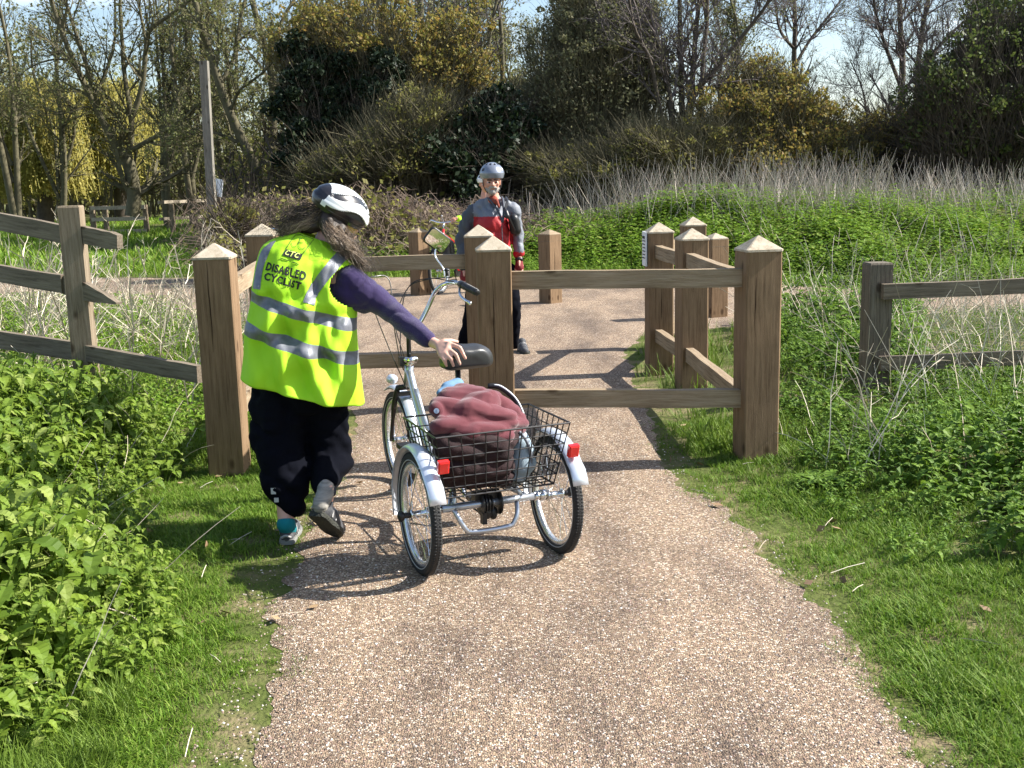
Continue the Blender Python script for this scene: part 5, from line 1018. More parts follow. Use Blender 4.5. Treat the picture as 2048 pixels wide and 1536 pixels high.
lgrip = TW(.88, .30, 1.03); elbL = wp(520, 600, 5.32); body.cap(shL, .055, elbL, .04); body.cap(elbL, .038, lgrip+[-.03, -.03, .03], .025)
kn = [P(899, 687, 4.64), P(896, 697, 4.615), P(890, 706, 4.60), P(882, 711, 4.60)]
md = [P(920, 695, 4.60), P(912, 709, 4.58), P(902, 718, 4.575), P(889, 721, 4.58)]
tp_ = [P(931, 717, 4.59), P(920, 728, 4.58), P(907, 732, 4.585), P(893, 732, 4.59)]
w2 = P(876, 690, 4.69)
body.cap(wrR, .024, w2, .023)
hand(body, w2, kn, tp_, md, [(w2, .016), (P(889, 683, 4.68), .014), (P(902, 682, 4.69), .0115), (P(914, 684, 4.70), .009)], .0088, .017)
lg = lgrip; kl = [lg+np.array([-.02+.005*k, -.035+.022*k, .028]) for k in range(4)]; hand(body, lg+[-.04, -.04, .03], kl, [k_+np.array([.02, .03, -.045]) for k_ in kl], [k_+np.array([.012, .03, -.01]) for k_ in kl], [(lg+[-.03, -.03, .02], .014), (lg+[.0, -.05, .0], .012), (lg+[.02, -.03, -.02], .009)])
wf, Mw = face(body, hc-hup*.02, .225, hf_, hup)
wm = put('person', fuse(body, 'person', .0058, 2, .5), M['skin'], None, label='woman in a yellow hi-vis vest and white striped helmet, bending to hold the tricycle saddle', cat='person')
eyes(wm, wf, Mw, .225, M['hairroot'])
nl = MB()
for a, b in zip(tp_, md): d = unit(np.array(a)-np.array(b)); nl.sphere(np.array(a)-d*.002+[0, -.0068, .002], (.005, .002, .0055), 8, 5)
# trousers
mb = MB()
mb.cap(pel+[0, 0, .0], .125, pel+[0, 0, -.10], .15); mb.cap(hipL+[0, 0, -.05], .115, wp(561, 880, 4.89), .108); mb.cap(wp(561, 880, 4.89), .108, wp(570, 960, 4.84), .105); mb.cap(wp(572, 960, 4.84), .10, wp(584, 1012, 4.80), .062)
mb.cap(hipR+[0, 0, -.05], .115, wp(650, 862, 4.99), .10); mb.cap(wp(650, 862, 4.99), .10, wp(662, 918, 4.95), .092); mb.cap(wp(662, 922, 4.93), .085, wp(658, 948, 4.89), .062); mb.cap(wp(640, 935, 4.9), .045, wp(640, 950, 4.88), .04); sh_ = lambda t: kneeR*(1-t)+ankR*t; mb.cap(sh_(.0), .092, sh_(.38), .085); mb.cap(sh_(.38), .083, sh_(.76), .056)
mb.cap(wp(540, 790, 4.92), .09, wp(536, 880, 4.90), .075); mb.cap(wp(675, 830, 4.95), .05, wp(685, 920, 4.96), .05)
tr = newmesh_disp(fuse(mb, 'trousers', .009, 5), (lambda p: .034*(min(.5, abs(noise.noise(Vector((p[0]*6+p[2]*3, p[1]*5, p[2]*6))))*1.8)-.22)+.010*noise.noise(Vector((p[0]*14, p[1]*14, p[2]*26))))); put('trousers', tr, M['navy'], wm)
mb = MB(); 
for k in range(7): 
    a, b = P(503+k*8, 962, 4.72), 0
so1 = MB(); so1.cap(ankL, .043, heelL+[0, .05, .06], .040); put('sock', fuse(so1, 'sock', .006, 3), M['teal'], wm)
so2 = MB(); so2.cap(kneeR*.36+ankR*.64, .040, ankR, .037); so2.cap(ankR, .038, heelR+[.02, .03, .04], .036); put('sock', newmesh_disp(fuse(so2, 'sock', .005, 3), folds(.003, 50, 2, (.3, .3, 1.5))), M['greysock'], wm)
shoe(wm, heelL, toeL, heelL+[0, 0, .1], M['shoe'], M['solew']); shoe(wm, heelR, toeR, heelR+[.05, .17, .10], M['shoe'], M['sole'])
cf = MB(); cf.cap(wp(548, 985, 4.73), .012, wp(552, 995, 4.73), .012); q = P(556, 990, 4.72)
cf = MB(); cf.box(tuple(P(547, 982, 4.735)), (.022, .006, .028)); cf.box(tuple(P(553, 1000, 4.735)), (.02, .006, .02)); cf.build('reflective_patch', M['reflline'], wm)
# jumper: torso and sleeves
mb = MB(); mb.cap(pel+[0, 0, .1], .115, chest, .115); mb.cap(shL+[.05, 0, -.03], .045, shR+[-.03, 0, -.04], .045); mb.cap(chest, .10, neck+[0, 0, -.06], .045)
mb.cap(shR+[.015, 0, -.012], .070, wp(735, 588, 4.93), .066); mb.cap(wp(735, 588, 4.93), .066, elbR, .054); mb.cap(elbR, .054, wp(822, 655, 4.82), .047); mb.cap(wp(822, 655, 4.82), .047, wp(854, 678, 4.75), .037)
mb.cap(shR+[-.01, .0, -.07], .07, wp(730, 606, 4.93), .05)
mb.cap(shL+[.03, .03, -.03], .045, elbL+[.03, 0, 0], .045); mb.cap(elbL+[.03, 0, 0], .045, lgrip+[-.06, -.06, .03], .036)
put('jumper', newmesh_disp(fuse(mb, 'jumper', .008, 4), (lambda p: .010*(min(.5, abs(noise.noise(Vector((p[0]*9-p[2]*14, p[1]*6, p[2]*9+p[0]*8))))*1.8)-.2))), M['purple'], wm)
# vest: rings from neck to hem, each ring spans a left and right photo point
LV = [((596, 462), (668, 486), .075, 5.05, 0), ((568, 470), (696, 500), .098, 5.03, 0), ((543, 479), (714, 515), .118, 5.01, 0), ((524, 492), (724, 540), .142, 4.99, 0), ((514, 525), (720, 575), .160, 4.97, 0), ((509, 556), (714, 612), .168, 4.95, 0),
      ((506, 577), (713, 634), .172, 4.94, 1), ((504, 597), (712, 656), .175, 4.935, 0), ((496, 638), (715, 703), .182, 4.925, 1), ((492, 660), (717, 724), .187, 4.92, 0), ((487, 710), (722, 765), .197, 4.91, 0), ((484, 750), (728, 807), .205, 4.905, 0)]
NA = 220; SUB = 11; rows = []; band = []; tv = []
keys = []
for k, (l, r_, dep, Y, bd) in enumerate(LV): keys.append((np.array([*l, *r_, dep, Y]), bd))
for k in range(len(keys)-1):
    for q in range(SUB):
        t = q/SUB; rows.append(keys[k][0]*(1-t)+keys[k+1][0]*t); band.append(keys[k][1]); tv.append(k+t)
rows.append(keys[-1][0]); tv.append(len(keys)-1)
rows = np.array(rows)
for c in range(6): rows[4:-4, c] = np.convolve(rows[:, c], np.ones(9)/9, 'valid')
Vv = []
for k, rw in enumerate(rows):
    a_ = P(rw[0], rw[1], rw[5]); b_ = P(rw[2], rw[3], rw[5]); c0 = (a_+b_)/2; e1 = (b_-a_)/2; wdt = np.linalg.norm(e1); e1n = e1/wdt; e2 = np.array([0, 1., 0]); e2 = unit(e2-e1n*(e2@e1n)); t = tv[k]; ring = []
    for q in range(NA):
        a = 2*math.pi*q/NA; ca, sa = math.cos(a), math.sin(a)
        x = math.copysign(abs(ca)**.82, ca)*wdt; y = math.copysign(abs(sa)**.9, sa)*rw[4]
        u = x/wdt; back = max(0, -sa); drop = sstep(t, 1.5, 9)
        # drapery: folds pulled from the right armpit down to the left hem, plus loose flutes near the hem
        f1 = math.sin((u*1.1+t*.42)*5.2+.6)*.010*drop+math.sin((u*1.9-t*.28)*6.1+2)*.007*drop
        f2 = math.sin(u*9+1.2*math.sin(t*.7))*.006*sstep(t, 7, 11); f3 = noise.noise(Vector((u*2.6, t*.55, sa)))*.030*drop+noise.noise(Vector((u*7, t*1.3, sa*2)))*.008
        f4 = -.02*math.exp(-((u-.28-.05*(t-5))/.10)**2)*sstep(t, 2, 5)*(1-sstep(t, 8, 11))
        g = (f1*1.9+f2*1.2+f3*1.8+f4*1.4)*(back**.5 if back else .3)
        ring.append(c0+e1n*x+e2*(y-(g if sa < 0 else 0)))
    Vv.append(ring)
Vv = np.array(Vv)-0; nr = len(rows)
i, j = np.meshgrid(np.arange(nr-1), np.arange(NA), indexing='ij'); Fv = np.stack([i*NA+j, i*NA+(j+1) % NA, (i+1)*NA+(j+1) % NA, (i+1)*NA+j], -1).reshape(-1, 4)
mi = np.repeat(np.array(band), NA)
# cut the armholes away where sleeves leave
def inarm(c):
    # right armhole ellipse in photo space
    x, y, z = c[0], c[1], c[2]-H; f = y*cT-z*sT; q = (y*sT+z*cT)/f; r__ = x/f; u_ = r__*c_-q*s_; v_ = r__*s_+q*c_; px, py = 1024+F_*u_, 768-F_*v_
    e = ((px-716)/57)**2+((py-572)/44)**2
    return e < 1 and py > 520+.62*abs(px-718)**.9*0
cen = Vv.reshape(-1, 3)[Fv].mean(1); keep = np.array([not (inarm(c)) for c in cen])
me = mesh_np('hi_vis_vest', Vv, Fv[keep], True, mi[keep]); vest = put('hi_vis_vest', me, [M['hivis'], M['reflective']], wm); so3 = vest.modifiers.new('s', 'SOLIDIFY'); so3.thickness = .003; so3.offset = 0
bvh = BVHTree.FromPolygons([tuple(p) for p in Vv.reshape(-1, 3)], [tuple(int(x) for x in f) for f in Fv])
def on_vest(px, py, off=.004):
    d = Vector(ray(px, py)).normalized(); h, n, _, _ = bvh.ray_cast(Vector((0, 0, H)), d)
    if h is None: return None
    if n.dot(d) > 0: n = -n
    return np.array(h+n*off)
def decal(name, polys, m, off=.004, step=None):   # list of photo-space quads strips (left pts, right pts), laid on the cloth
    mb = MB()
    for A1, B1 in polys:
        A1 = catmull(A1, 40); B1 = catmull(B1, 40); W_ = 8; g = []
        for a, b in zip(A1, B1):
            row = [on_vest(*(a*(1-t)+b*t), off) for t in np.linspace(0, 1, W_)]; g.append(row)
        for x in range(len(g)-1):
            for y in range(W_-1):
                q = [g[x][y], g[x][y+1], g[x+1][y+1], g[x+1][y]]
                if all(v is not None for v in q) and max(np.linalg.norm(q[0]-v) for v in q) < .09: mb.add(q, [(0, 1, 2, 3)])
    return mb.build(name, m, vest, True)
def pix(L): return [np.array([x, y, 0.])[:3] for x, y in L]
catm2 = catmull
decal('brace_tape', [([(684, 497), (664, 515), (642, 543), (622, 568)], [(706, 509), (685, 528), (661, 556), (634, 592)])], M['reflective'])
decal('brace_tape', [([(622, 566), (614, 584), (608, 602), (607, 606)], [(637, 590), (631, 598), (629, 606), (628, 611)])], M['reflective'], .0045)
decal('brace_tape', [([(541, 486), (524, 503), (514, 535), (507, 577)], [(553, 482), (541, 502), (528, 535), (520, 580)])], M['reflective'])
def homog(src, dst):
    A = []; b = []
    for (x, y), (u, v) in zip(src, dst): A += [[x, y, 1, 0, 0, 0, -u*x, -u*y], [0, 0, 0, x, y, 1, -v*x, -v*y]]; b += [u, v]
    h = np.append(np.linalg.solve(np.array(A, float), np.array(b, float)), 1).reshape(3, 3); return lambda p: (lambda q: (q[0]/q[2], q[1]/q[2]))(h@np.array([p[0], p[1], 1]))
def text_on(name, body, quad, m, bold=.012, off=.006, shear=0, parent=None):
    cu = bpy.data.curves.new(name, 'FONT'); cu.body = body; cu.offset = bold; cu.shear = shear; cu.resolution_u = 3; cu.space_character = 1.14
    o = bpy.data.objects.new(name, cu); COL.objects.link(o); dg = bpy.context.evaluated_depsgraph_get(); dg.update(); me = bpy.data.meshes.new_from_object(o.evaluated_get(dg)); bpy.data.objects.remove(o)
    co = np.array([v.co[:2] for v in me.vertices]); me.calc_loop_triangles(); T = np.array([t.vertices[:] for t in me.loop_triangles])
    x0, y0 = co.min(0); x1, y1 = co.max(0); hm = homog([(x0, y1), (x1, y1), (x1, y0), (x0, y0)], quad); ny = 22; cs = (y1-y0)/ny; nx = int((x1-x0)/cs)+1
    gx, gy = np.meshgrid(x0+(np.arange(nx)+.5)*cs, y0+(np.arange(ny)+.5)*cs); ins = np.zeros(gx.shape, bool)
    for a, b, c in co[T]:
        d = (b[0]-a[0])*(c[1]-a[1])-(b[1]-a[1])*(c[0]-a[0])
        if abs(d) < 1e-12: continue
        u = ((gx-a[0])*(c[1]-a[1])-(gy-a[1])*(c[0]-a[0]))/d; v = ((b[0]-a[0])*(gy-a[1])-(b[1]-a[1])*(gx-a[0]))/d; ins |= (u >= 0) & (v >= 0) & (u+v <= 1)
    cache = {}; mb = MB(); V = []; F = []
    def vid(i, j):
        if (i, j) not in cache:
            p = on_vest(*hm((x0+j*cs, y0+i*cs)), off); cache[(i, j)] = None if p is None else len(V)
            if p is not None: V.append(p)
        return cache[(i, j)]
    for i, j in zip(*np.nonzero(ins)):
        q = [vid(i, j), vid(i, j+1), vid(i+1, j+1), vid(i+1, j)]
        if None not in q: F.append(q)
    return put(name, mesh_np(name, np.array(V), np.array(F), True), m, parent or vest)
text_on('printed_word', 'DISABLED', [(536, 525), (613, 544.5), (610, 562), (531.5, 541)], M['ink'], .038, .005)
text_on('printed_word', 'CYCLIST', [(532, 545), (604, 565), (600, 580), (528.5, 560)], M['ink'], .038, .005)
lgp = decal('printed_badge', [([(572, 499), (568, 505), (564.5, 511.5)], [(606, 509.5), (603, 516), (600, 522)])], M['ink'], .005)
text_on('badge_letters', 'CTC', [(574, 501.5), (601, 509), (597.5, 519), (569.5, 511)], M['yellowprint'], .012, .0075, .2)
def lines_on(name, L, r, m):
    mb = MB()
    for l in L:
        p = [on_vest(*q, .0045) for q in catmull([np.array([*q, 0.]) for q in l], max(6, len(l)*4))[:, :2]]; p = [q for q in p if q is not None]
        if len(p) > 2: mb.tube(p, r, 4)
    return mb.build(name, m, vest)
arc = lambda cx, cy, rx, ry, a0, a1, sk=0: [(cx+rx*math.cos(math.radians(a)), cy+ry*math.sin(math.radians(a))+sk*math.cos(math.radians(a))) for a in np.linspace(a0, a1, 8)]
lines_on('badge_outline', [[(572, 499), (582, 484), (589, 474), (593, 471)], [(593, 471), (605, 472), (618, 476), (627, 480)], [(627, 481), (620, 490), (612, 501), (606, 509)],
   arc(588, 490, 5.5, 5, 20, 200, 1), arc(604, 494, 6, 5, 10, 190, 1), [(600, 479), (599, 484), (597, 491)], [(597, 479), (602, 479.5), (604, 479.5)], [(595, 489), (599, 487), (606, 487)]], .0011, M['ink'])
lines_on('small_print', [[(561, 517), (566, 519), (571, 520.5), (577, 522)], [(586, 525), (591, 527), (597, 530)]], .0018, M['ink'])
# helmet, hair
def fn_w(x, y, a, b):
    # flowing white and black bands sweeping from the crown back to the brow
    k = math.atan2(abs(x), max(math.cos(a), .001))+.22*math.sin(y*3.0+.4)
    if a > 1.56: return (1, .02)
    if y < -.70: return (1, .0) if abs(x) < .55 else (0, 0.)
    wd = .62*(1-min(1, max(0, (y-.2)/.9))**2)
    dark = (abs(k-.62) < .17*(1.2-y*y)) or k > 1.25+.12*y
    return (1, .04) if dark else (0, 0.)
hl = helmet('helmet', wm, hc+hup*.045, hf_, hup, .150, .108, .112, fn_w, [M['helw'], M['helb']])
scap = MB(); scap.sphere(hc+hup*.03-hf_*.02, (.088, .088, .088), 18, 12); 
g0 = hc-hf_*.09; nb2 = wp(652, 452, 5.00)
roots = [hc-hf_*.085+[0, 0, -.02], hc-hf_*.06+[0, -.07, -.03], hc+[0, -.085, -.04], hc+hf_*.03+[0, -.08, -.06], hc-hf_*.08+[-.02, -.03, 0]]
ctrl = [[wp(610, 445, 5.0), wp(580, 458, 5.0), wp(566, 470, 5.02)], [wp(655, 450, 4.97), wp(668, 480, 4.92), wp(684, 502, 4.92)], [wp(672, 462, 4.97), wp(690, 488, 4.92), wp(706, 512, 4.92)], [wp(690, 470, 4.98), wp(705, 500, 4.94), wp(722, 528, 4.93)], [wp(625, 432, 5.02), wp(596, 448, 5.03), wp(566, 462, 5.05)]]
scap.cap(roots[1], .04, wp(662, 462, 4.99), .04); scap.cap(roots[2], .04, wp(680, 480, 4.97), .03); scap.cap(roots[0], .05, wp(620, 452, 5.03), .035); scap.cap(wp(620, 452, 5.03), .033, wp(590, 462, 5.03), .018)
hr = put('hair', newmesh_disp(fuse(scap, 'hair', .008, 3), folds(.008, 25, 5)), M['hairroot'], wm)
strands('hair_strands', M['hair'], hr, roots, ctrl, 1500, .0010, 3, .019, 14, .015)
strands('flyaway_hair', M['hairroot'], hr, [roots[0], roots[4], roots[3]], [[wp(600, 430, 5.0), wp(570, 440, 5.0), wp(545, 462, 5.02)], [wp(610, 415, 5.05), wp(575, 432, 5.05), wp(548, 452, 5.05)], [wp(705, 480, 4.98), wp(725, 520, 4.94), wp(738, 552, 4.93)]], 260, .0008, 5, .04, 11, .012)
sp = MB(); sp.tube(catmull([hc+hf_*.05+[0, -.085, 0], hc+hf_*.10+[0, -.06, -.09], hc+hf_*.12+[0, 0, -.12]], 10), .003, 5); sp.build('helmet_strap', M['black'], hl)
M['gred'] = mat('dark_red_glove', (.16, .006, .01), .8)
# ---- man facing us ------------------------------------------------------------
MY = 10.25
mc_ = lambda px, py, dy=0.: P(px, py, MY+dy)
mh_ = mc_(984, 362); mhf = unit(np.array([.10, -1, -.02])); mup = np.array([0, 0, 1.])
sR, sL = mc_(940, 425, .02), mc_(1026, 418, .04); mp0 = mc_(985, 530, .02); mchest = mc_(985, 445, .02); fL = G(1042, 706)+[0, -.02, 0]; fR = G(930, 700)+[0, .1, 0]
mb = MB(); mb.cap(mp0, .14, mchest, .15); mb.cap(sR+[.03, 0, -.02], .035, sL+[-.03, 0, -.02], .035); mb.cap(mchest, .1, mh_+[0, .03, -.12], .06)
hL, hR = mc_(1012, 545, .02), mc_(955, 545, .02); kL, kR = mc_(1027, 620, -.02), mc_(945, 620, -.02)
aL, aR = mc_(1028, 692, .08), mc_(925, 688, .1)
for h_, k_, a_ in ((hL, kL, aL), (hR, kR, aR)): mb.cap(mp0, .12, h_, .095); mb.cap(h_, .09, k_, .058); mb.cap(k_, .056, a_, .04)
eL, eR = mc_(1036, 472, .06), mc_(922, 482, .05); wL, wR = mc_(1038, 515, 0), mc_(928, 535, -.02)
for s_, e_, w__ in ((sL, eL, wL), (sR, eR, wR)):
    mb.cap(s_+[0, 0, -.03], .040, e_, .038); mb.cap(e_, .04, w__, .028); dv = unit(np.array([0, -.25, -1.]))
    kn_ = [w__+dv*.075+np.array([(-.03+.02*k), .0, 0]) for k in range(4)]; md_ = [p+dv*.035*(1+.1*(k in (1, 2)))+[0, -.008, 0] for k, p in enumerate(kn_)]; tp2 = [p+dv*.028+[0, -.018, 0] for p in md_]
    hand(mb, w__, kn_, tp2, md_, [(w__, .016), (w__+dv*.04+[0, -.03, 0], .014), (w__+dv*.075+[0, -.045, 0], .010)], .0095, .02)
ff_, Mm = face(mb, mh_+[0, 0, -.01], .235, mhf, mup)
man = put('person', fuse(mb, 'person', .0085, 2), M['skin2'], None, label='grey bearded man in a red and grey jacket and silver helmet, standing facing the camera', cat='person')
eyes(man, ff_, Mm, .235, M['hairroot'])
bd = MB(); w = ff_
bd.cap(w(-.19, .12, -.26), .022, w(0, .26, -.38), .028); bd.cap(w(.19, .12, -.26), .022, w(0, .26, -.38), .028); bd.cap(w(-.08, .345, -.185), .010, w(.08, .345, -.185), .010); bd.cap(w(-.13, .31, -.22), .011, w(-.12, .27, -.32), .014); bd.cap(w(.13, .31, -.22), .011, w(.12, .27, -.32), .014); bd.cap(w(0, .28, -.36), .02, w(0, .25, -.42), .018)
put('beard', newmesh_disp(fuse(bd, 'beard', .006, 2), folds(.006, 60, 1)), M['beard'], man)
jm = MB(); jm.cap(mp0+[0, 0, -.02], .155, mchest, .175); jm.cap(sR+[.02, 0, -.02], .066, sL+[-.02, 0, -.02], .066); jm.cap(mchest, .13, mh_+[0, .05, -.17], .07); jm.cap(mh_+[0, .04, -.18], .06, sR+[.02, 0, .01], .062); jm.cap(mh_+[0, .04, -.18], .06, sL+[-.02, 0, .01], .062); jm.cap(mp0+[.0, -.02, .05], .17, mchest+[0, -.03, 0], .16)
for s_, e_, w__ in ((sL, eL, wL), (sR, eR, wR)): jm.cap(s_+[0, 0, -.02], .070, e_, .058); jm.cap(e_, .056, w__+(e_-w__)*.18, .05)
jme = newmesh_disp(fuse(jm, 'jacket', .011, 3), (lambda p: .02*(min(.5, abs(noise.noise(Vector((p[0]*9+p[2]*5, p[1]*5, p[2]*8)))*2.)-.2)+.35*abs(noise.noise(Vector((p[0]*18, p[1]*10, p[2]*22))))-.2)))
z1 = mc_(985, 432)[2]; xs0 = sR[0]+.035; xs1 = sL[0]-.01; mi_ = []
for p in jme.polygons:
    c = p.center; ins = (c.x > xs0-.01 and c.x < xs1+.02); arm = (c.x < xs0 or c.x > xs1+.03)
    if c.x < sR[0]+.03 and c.z < sR[2]+.1: mi_.append(0)
    elif c.x > eL[0]-.045 and c.z < sL[2]: mi_.append(1 if c.z > wL[2]+.05 else 2)
    elif c.z < z1: mi_.append(2)
    else: mi_.append(1)
jme.polygons.foreach_set('material_index', np.array(mi_, dtype=np.int32)); jkt = put('jacket', jme, [M['jnavy'], M['jgrey'], M['jred']], man)
nk = MB(); nk.cap(mh_+[0, .0, -.17], .05, mc_(992, 404, -.12), .024); nk.cap(mc_(993, 402, -.135), .02, mc_(998, 414, -.165), .012); put('shirt_collar', fuse(nk, 'shirt_collar', .008, 3), M['orange'], man)
nk = MB(); nk.tube(catmull([mc_(1004, 395, .0), mc_(1006, 402, -.12), mc_(1008, 425, -.20), mc_(1004, 445, -.22)], 12), .013, 6); nk.tube(catmull([mc_(975, 395, .0), mc_(985, 405, -.10), mc_(998, 426, -.18), mc_(1003, 440, -.20)], 12), .011, 6); nk.build('collar_edge', M['jnavy'], jkt, True)
zp = MB(); zp.tube(catmull([mc_(1003, 440, -.212), mc_(1005, 480, -.215), mc_(1008, 528, -.19)], 12), .004, 5); zp.build('zip', M['jnavy'], jkt)
pq = MB(); pq.cap(mc_(1012, 424, -.23), .022, mc_(1014, 432, -.24), .026); pq.cap(mc_(1010, 418, -.2), .015, mc_(1012, 424, -.23), .02); stp = put('chest_pouch', fuse(pq, 'chest_pouch', .006, 2), M['black'], man)
sb = MB(); sb.tube(catmull([mc_(1012, 395, .02), mc_(1015, 405, -.10), mc_(1010, 418, -.2), mc_(1012, 428, -.24), mc_(1020, 440, -.20), mc_(1030, 462, -.12)], 20), .012, 5); sb.build('strap', M['black'], stp)
bgm = MB(); bgm.cap(mc_(1027, 438, -.10), .05, mc_(1031, 460, -.08), .055); put('sling_bag', fuse(bgm, 'sling_bag', .01, 3), M['black'], man)
tm = MB(); tm.cap(mp0+[0, 0, -.08], .145, mp0+[0, 0, -.16], .14)
for h_, k_, a_ in ((hL, kL, aL), (hR, kR, aR)): tm.cap(h_, .105, k_, .075); tm.cap(k_, .072, a_, .05)
put('trousers', newmesh_disp(fuse(tm, 'trousers', .011, 4), folds(.008, 12, 3)), M['navy'], man)
for w__ in (wL, wR):
    gl = MB(); gl.cap(w__+[0, -.0, -.03], .034, w__+[0, -.02, -.095], .044); gl.cap(w__+[-.02, -.02, -.09], .025, w__+[.02, -.02, -.09], .025); gv = put('glove', fuse(gl, 'glove', .008, 3), M['gred'], man)
    cf = MB(); cf.tube([w__+[0, 0, -.0], w__+[0, -.005, -.03]], .038, 12); cf.build('cuff', M['black'], gv, True)
for f_, a_, dx in ((fL, aL, .05), (fR, aR, -.05)): shoe(man, f_+[0, .13, .005], f_+[dx, -.13, .005], f_+[0, .13, .1], M['shoe'], M['sole'])
def fn_m(x, y, a, b):
    k = (b/(2*math.pi)*10) % 1; hole = (.25 < k < .75) and (.42 < a < .66 or .95 < a < 1.18 and y < .75)
    return (1, .05) if hole else (0, 0)
mhl = helmet('helmet', man, mh_+[0, .015, .045], mhf, mup, .135, .118, .125, fn_m, [M['helg'], M['helb']])
ms = MB()
for q in (-1, 1): ms.tube(catmull([w(q*.36, .05, .12), w(q*.34, .10, -.15), w(q*.2, .2, -.42)], 10), .0045, 5)
ms.build('helmet_strap', M['black'], mhl)
# ---- person hidden behind the man ----------------------------------------------
SY = 15.6; sc_ = lambda px, py, dy=0.: P(px, py, SY+dy)
h2 = sc_(970, 368); hd = MB(); m0 = np.array([h2[0]+.02, SY+.05, .92]); hd.cap(m0, .14, h2+[0, .05, -.38], .15); hd.cap(h2+[-.08, .03, -.33], .04, h2+[.13, .03, -.33], .04); hd.cap(h2+[0, .03, -.3], .1, h2+[0, .02, -.08], .05)
w3 = sc_(914, 437, -.25); e3 = h2+[-.26, -.05, -.50]
hd.cap(h2+[-.10, .03, -.34], .04, e3, .038); hd.cap(e3, .04, w3, .028)
kn3 = [w3+np.array([-.06, -.02+.018*k, -.0]) for k in range(4)]; hand(hd, w3, kn3, [p+[-.015, -.0, -.045] for p in kn3], [p+[-.028, 0, -.018] for p in kn3], [(w3, .015), (w3+[-.03, -.03, -.02], .012), (w3+[-.06, -.03, -.04], .01)])
e4 = h2+[.27, -.0, -.52]; w4 = h2+[.30, -.1, -.75]; hd.cap(h2+[.15, .03, -.34], .04, e4, .038); hd.cap(e4, .04, w4, .028); kn4 = [w4+np.array([-.03+.02*k, 0, -.07]) for k in range(4)]; hand(hd, w4, kn4, [p+[0, -.02, -.06] for p in kn4], [p+[0, 0, -.035] for p in kn4], [(w4, .015), (w4+[0, -.03, -.04], .012), (w4+[0, -.04, -.07], .01)])
for q in (-1, 1): hd.cap(m0, .12, m0+[q*.09, 0, -.08], .1); hd.cap(m0+[q*.09, 0, -.08], .09, m0+[q*.1, 0, -.46], .06); hd.cap(m0+[q*.1, 0, -.46], .055, m0+[q*.1, .03, -.85], .04)
f3, M3 = face(hd, h2, .225, np.array([.1, -1, -.05]), mup)
p3 = put('person', fuse(hd, 'person', .009, 2), M['skin2'], None, label='cyclist in a pale helmet mostly hidden behind the man, one hand on the red bike', cat='person')
eyes(p3, f3, M3, .225, M['hairroot'])
j3 = MB(); j3.cap(m0, .16, h2+[0, .05, -.38], .165); j3.cap(h2+[-.08, .03, -.33], .055, h2+[.15, .03, -.33], .06); j3.cap(h2+[-.10, .03, -.35], .06, e3, .055); j3.cap(e3, .058, w3+(e3-w3)*.12, .045); j3.cap(h2+[.15, .03, -.35], .065, e4, .055); j3.cap(e4, .058, w4, .04)
put('hi_vis_jacket', newmesh_disp(fuse(j3, 'hi_vis_jacket', .012, 3), folds(.01, 9, 2)), M['hivis'], p3)
t3 = MB(); t3.cap(m0+[0, 0, -.05], .15, m0+[0, 0, -.1], .15)
for q in (-1, 1): t3.cap(m0+[q*.09, 0, -.08], .11, m0+[q*.1, 0, -.46], .08); t3.cap(m0+[q*.1, 0, -.46], .075, m0+[q*.1, .03, -.83], .055); shoe(p3, (m0[0]+q*.1, SY+.13, .005), (m0[0]+q*.13, SY-.14, .005), (m0[0]+q*.1, SY+.13, .1), M['shoe'], M['sole'])
put('trousers', fuse(t3, 'trousers', .012, 4), M['navy'], p3); helmet('helmet', p3, h2+[0, .015, .04], np.array([.1, -1, 0]), mup, .135, .118, .12, fn_m, [M['helw'], M['helb']])
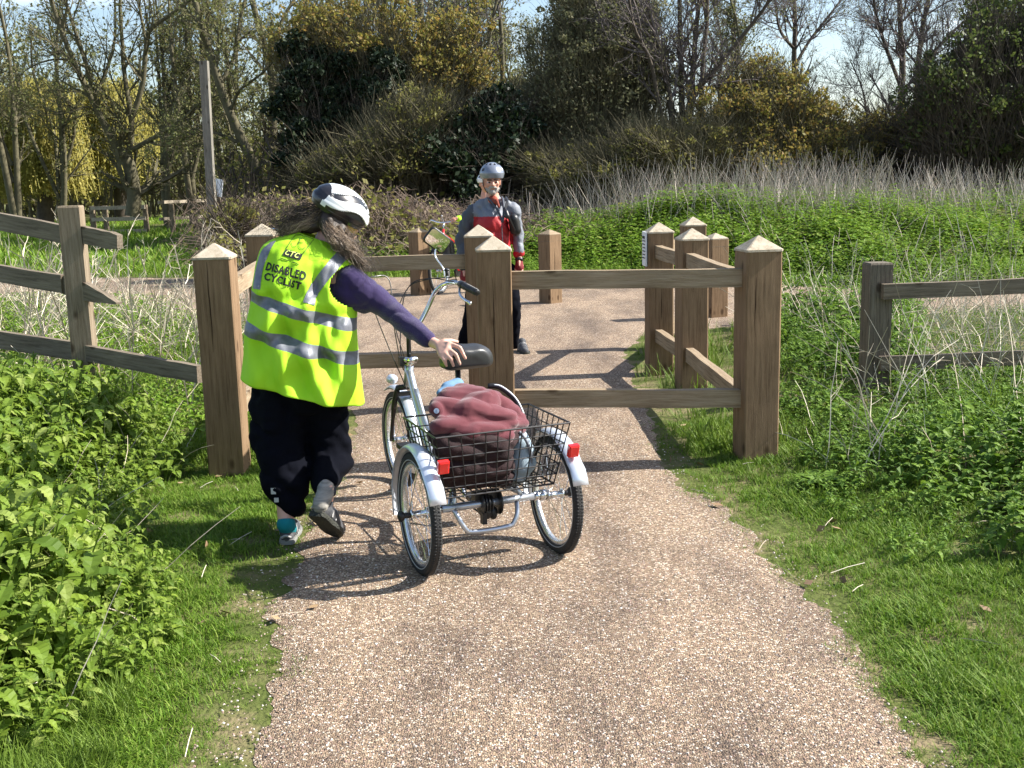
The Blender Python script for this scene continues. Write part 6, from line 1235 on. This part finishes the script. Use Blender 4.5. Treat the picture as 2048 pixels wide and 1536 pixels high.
# ---- bicycles -------------------------------------------------------------------
def bicycle(loc, yaw, fm, label, bag=True, steer=0):
    b = empty('bicycle', loc, yaw, label=label, cat='bicycle')
    wheel(b, (0, 0, .33), 0, .335, spokes=24, ms=M['rim']); wheel(b, (1.05, 0, .33), R(steer), .335, spokes=24, ms=M['rim'])
    m = MB(); t = lambda L, r: m.tube(catmull(L, 10), r, 10)
    t([(.42, 0, .28), (.30, 0, .62), (.25, 0, .80)], .015); t([(.42, 0, .28), (.66, 0, .52), (.90, 0, .72)], .018); t([(.33, 0, .62), (.6, 0, .74), (.88, 0, .84)], .015)
    for q in (-1, 1): t([(.42, q*.02, .28), (.2, q*.05, .30), (0, q*.055, .33)], .009); t([(.31, q*.015, .66), (.15, q*.05, .5), (0, q*.055, .33)], .008)
    m.tube([(.91, 0, .68), (.86, 0, .90)], .02, 10); m.build('frame', fm, b, True)
    m = MB()
    for q in (-1, 1): m.tube(catmull([(.93, q*.05, .68), (.98, q*.05, .52), (1.05, q*.05, .33)], 8), .011, 8)
    m.tube([(.93, -.05, .68), (.93, .05, .68)], .012, 8); m.build('fork', fm, b, True)
    m = MB(); m.tube([(.86, 0, .88), (.84, 0, 1.0)], .012, 8); m.tube(catmull([(.70, .30, 1.0), (.80, .22, 1.03), (.86, .07, 1.0), (.86, -.07, 1.0), (.80, -.22, 1.03), (.70, -.30, 1.0)], 24), .0115, 8); m.tube([(.84, 0, 1.0), (.88, 0, 1.08), (.9, 0, 1.1)], .01, 6); m.build('handlebar', M['chrome'], b, True)
    for q in (-1, 1): m = MB(); m.tube([(.70, q*.30, 1.0), (.60, q*.33, .99)], .017, 10); m.build('grip', M['black'], b, True)
    m = MB(); m.cap((.12, 0, .92), .05, (.2, 0, .92), .045); m.cap((.2, 0, .92), .04, (.36, 0, .92), .02); m.tube([(.22, 0, .78), (.21, 0, .90)], .012, 8); m.build('saddle', M['saddle'], b, True)
    for cx in (0, 1.05):
        m = MB(); rr = .352; rings = []
        for a in np.linspace(R(25), R(200 if cx == 0 else 150), 20): rings.append([(rr*math.cos(a), q, rr*math.sin(a)+.0) for q in (-.025, 0, .025)]+[((rr+.004)*math.cos(a), q, (rr+.004)*math.sin(a)) for q in (.025, 0, -.025)])
        m.loft(rings); o = m.build('mudguard', M['black'], b, True); o.location = (cx, 0, .33)
    m = MB(); m.tube([(.42, -.01, .28), (.42, .01, .28)], .09, 20); m.tube([(.42, .06, .28), (.5, .065, .43)], .009, 6); m.tube([(.42, -.06, .28), (.34, -.065, .13)], .009, 6); m.box((.5, .11, .43), (.08, .09, .02)); m.box((.34, -.11, .13), (.08, .09, .02)); m.build('crankset', M['black'], b)
    if bag:
        m = MB(); m.cap((.98, .14, .70), .07, (.98, .14, .52), .08); m.cap((1.1, .14, .70), .07, (1.1, .14, .52), .08); put('pannier', fuse(m, 'pannier', .012, 4), M['black'], b)
        m = MB(); m.tube([(.92, -.06, .735), (1.22, -.06, .735), (1.22, .16, .735), (.92, .16, .735)], .009, 6); m.build('carrier', M['redpaint'], b)
    return b
q = G(884, 585); bicycle((q[0]+.38, q[1]+.72, .004), R(248), M['redpaint'], 'red bicycle with a black front pannier held behind the man', True, 0)
q = P(556, 440, 14.5); bicycle((q[0]-.1, 15.3, .004), R(285), M['steel'], 'silver bicycle behind the woman, only its handlebar showing above the post', False, 8)
for o in bpy.data.objects:
    if 'category' in o.keys() and o.parent: del o['category']
    if o.parent and 'group' in o.keys(): del o['group']
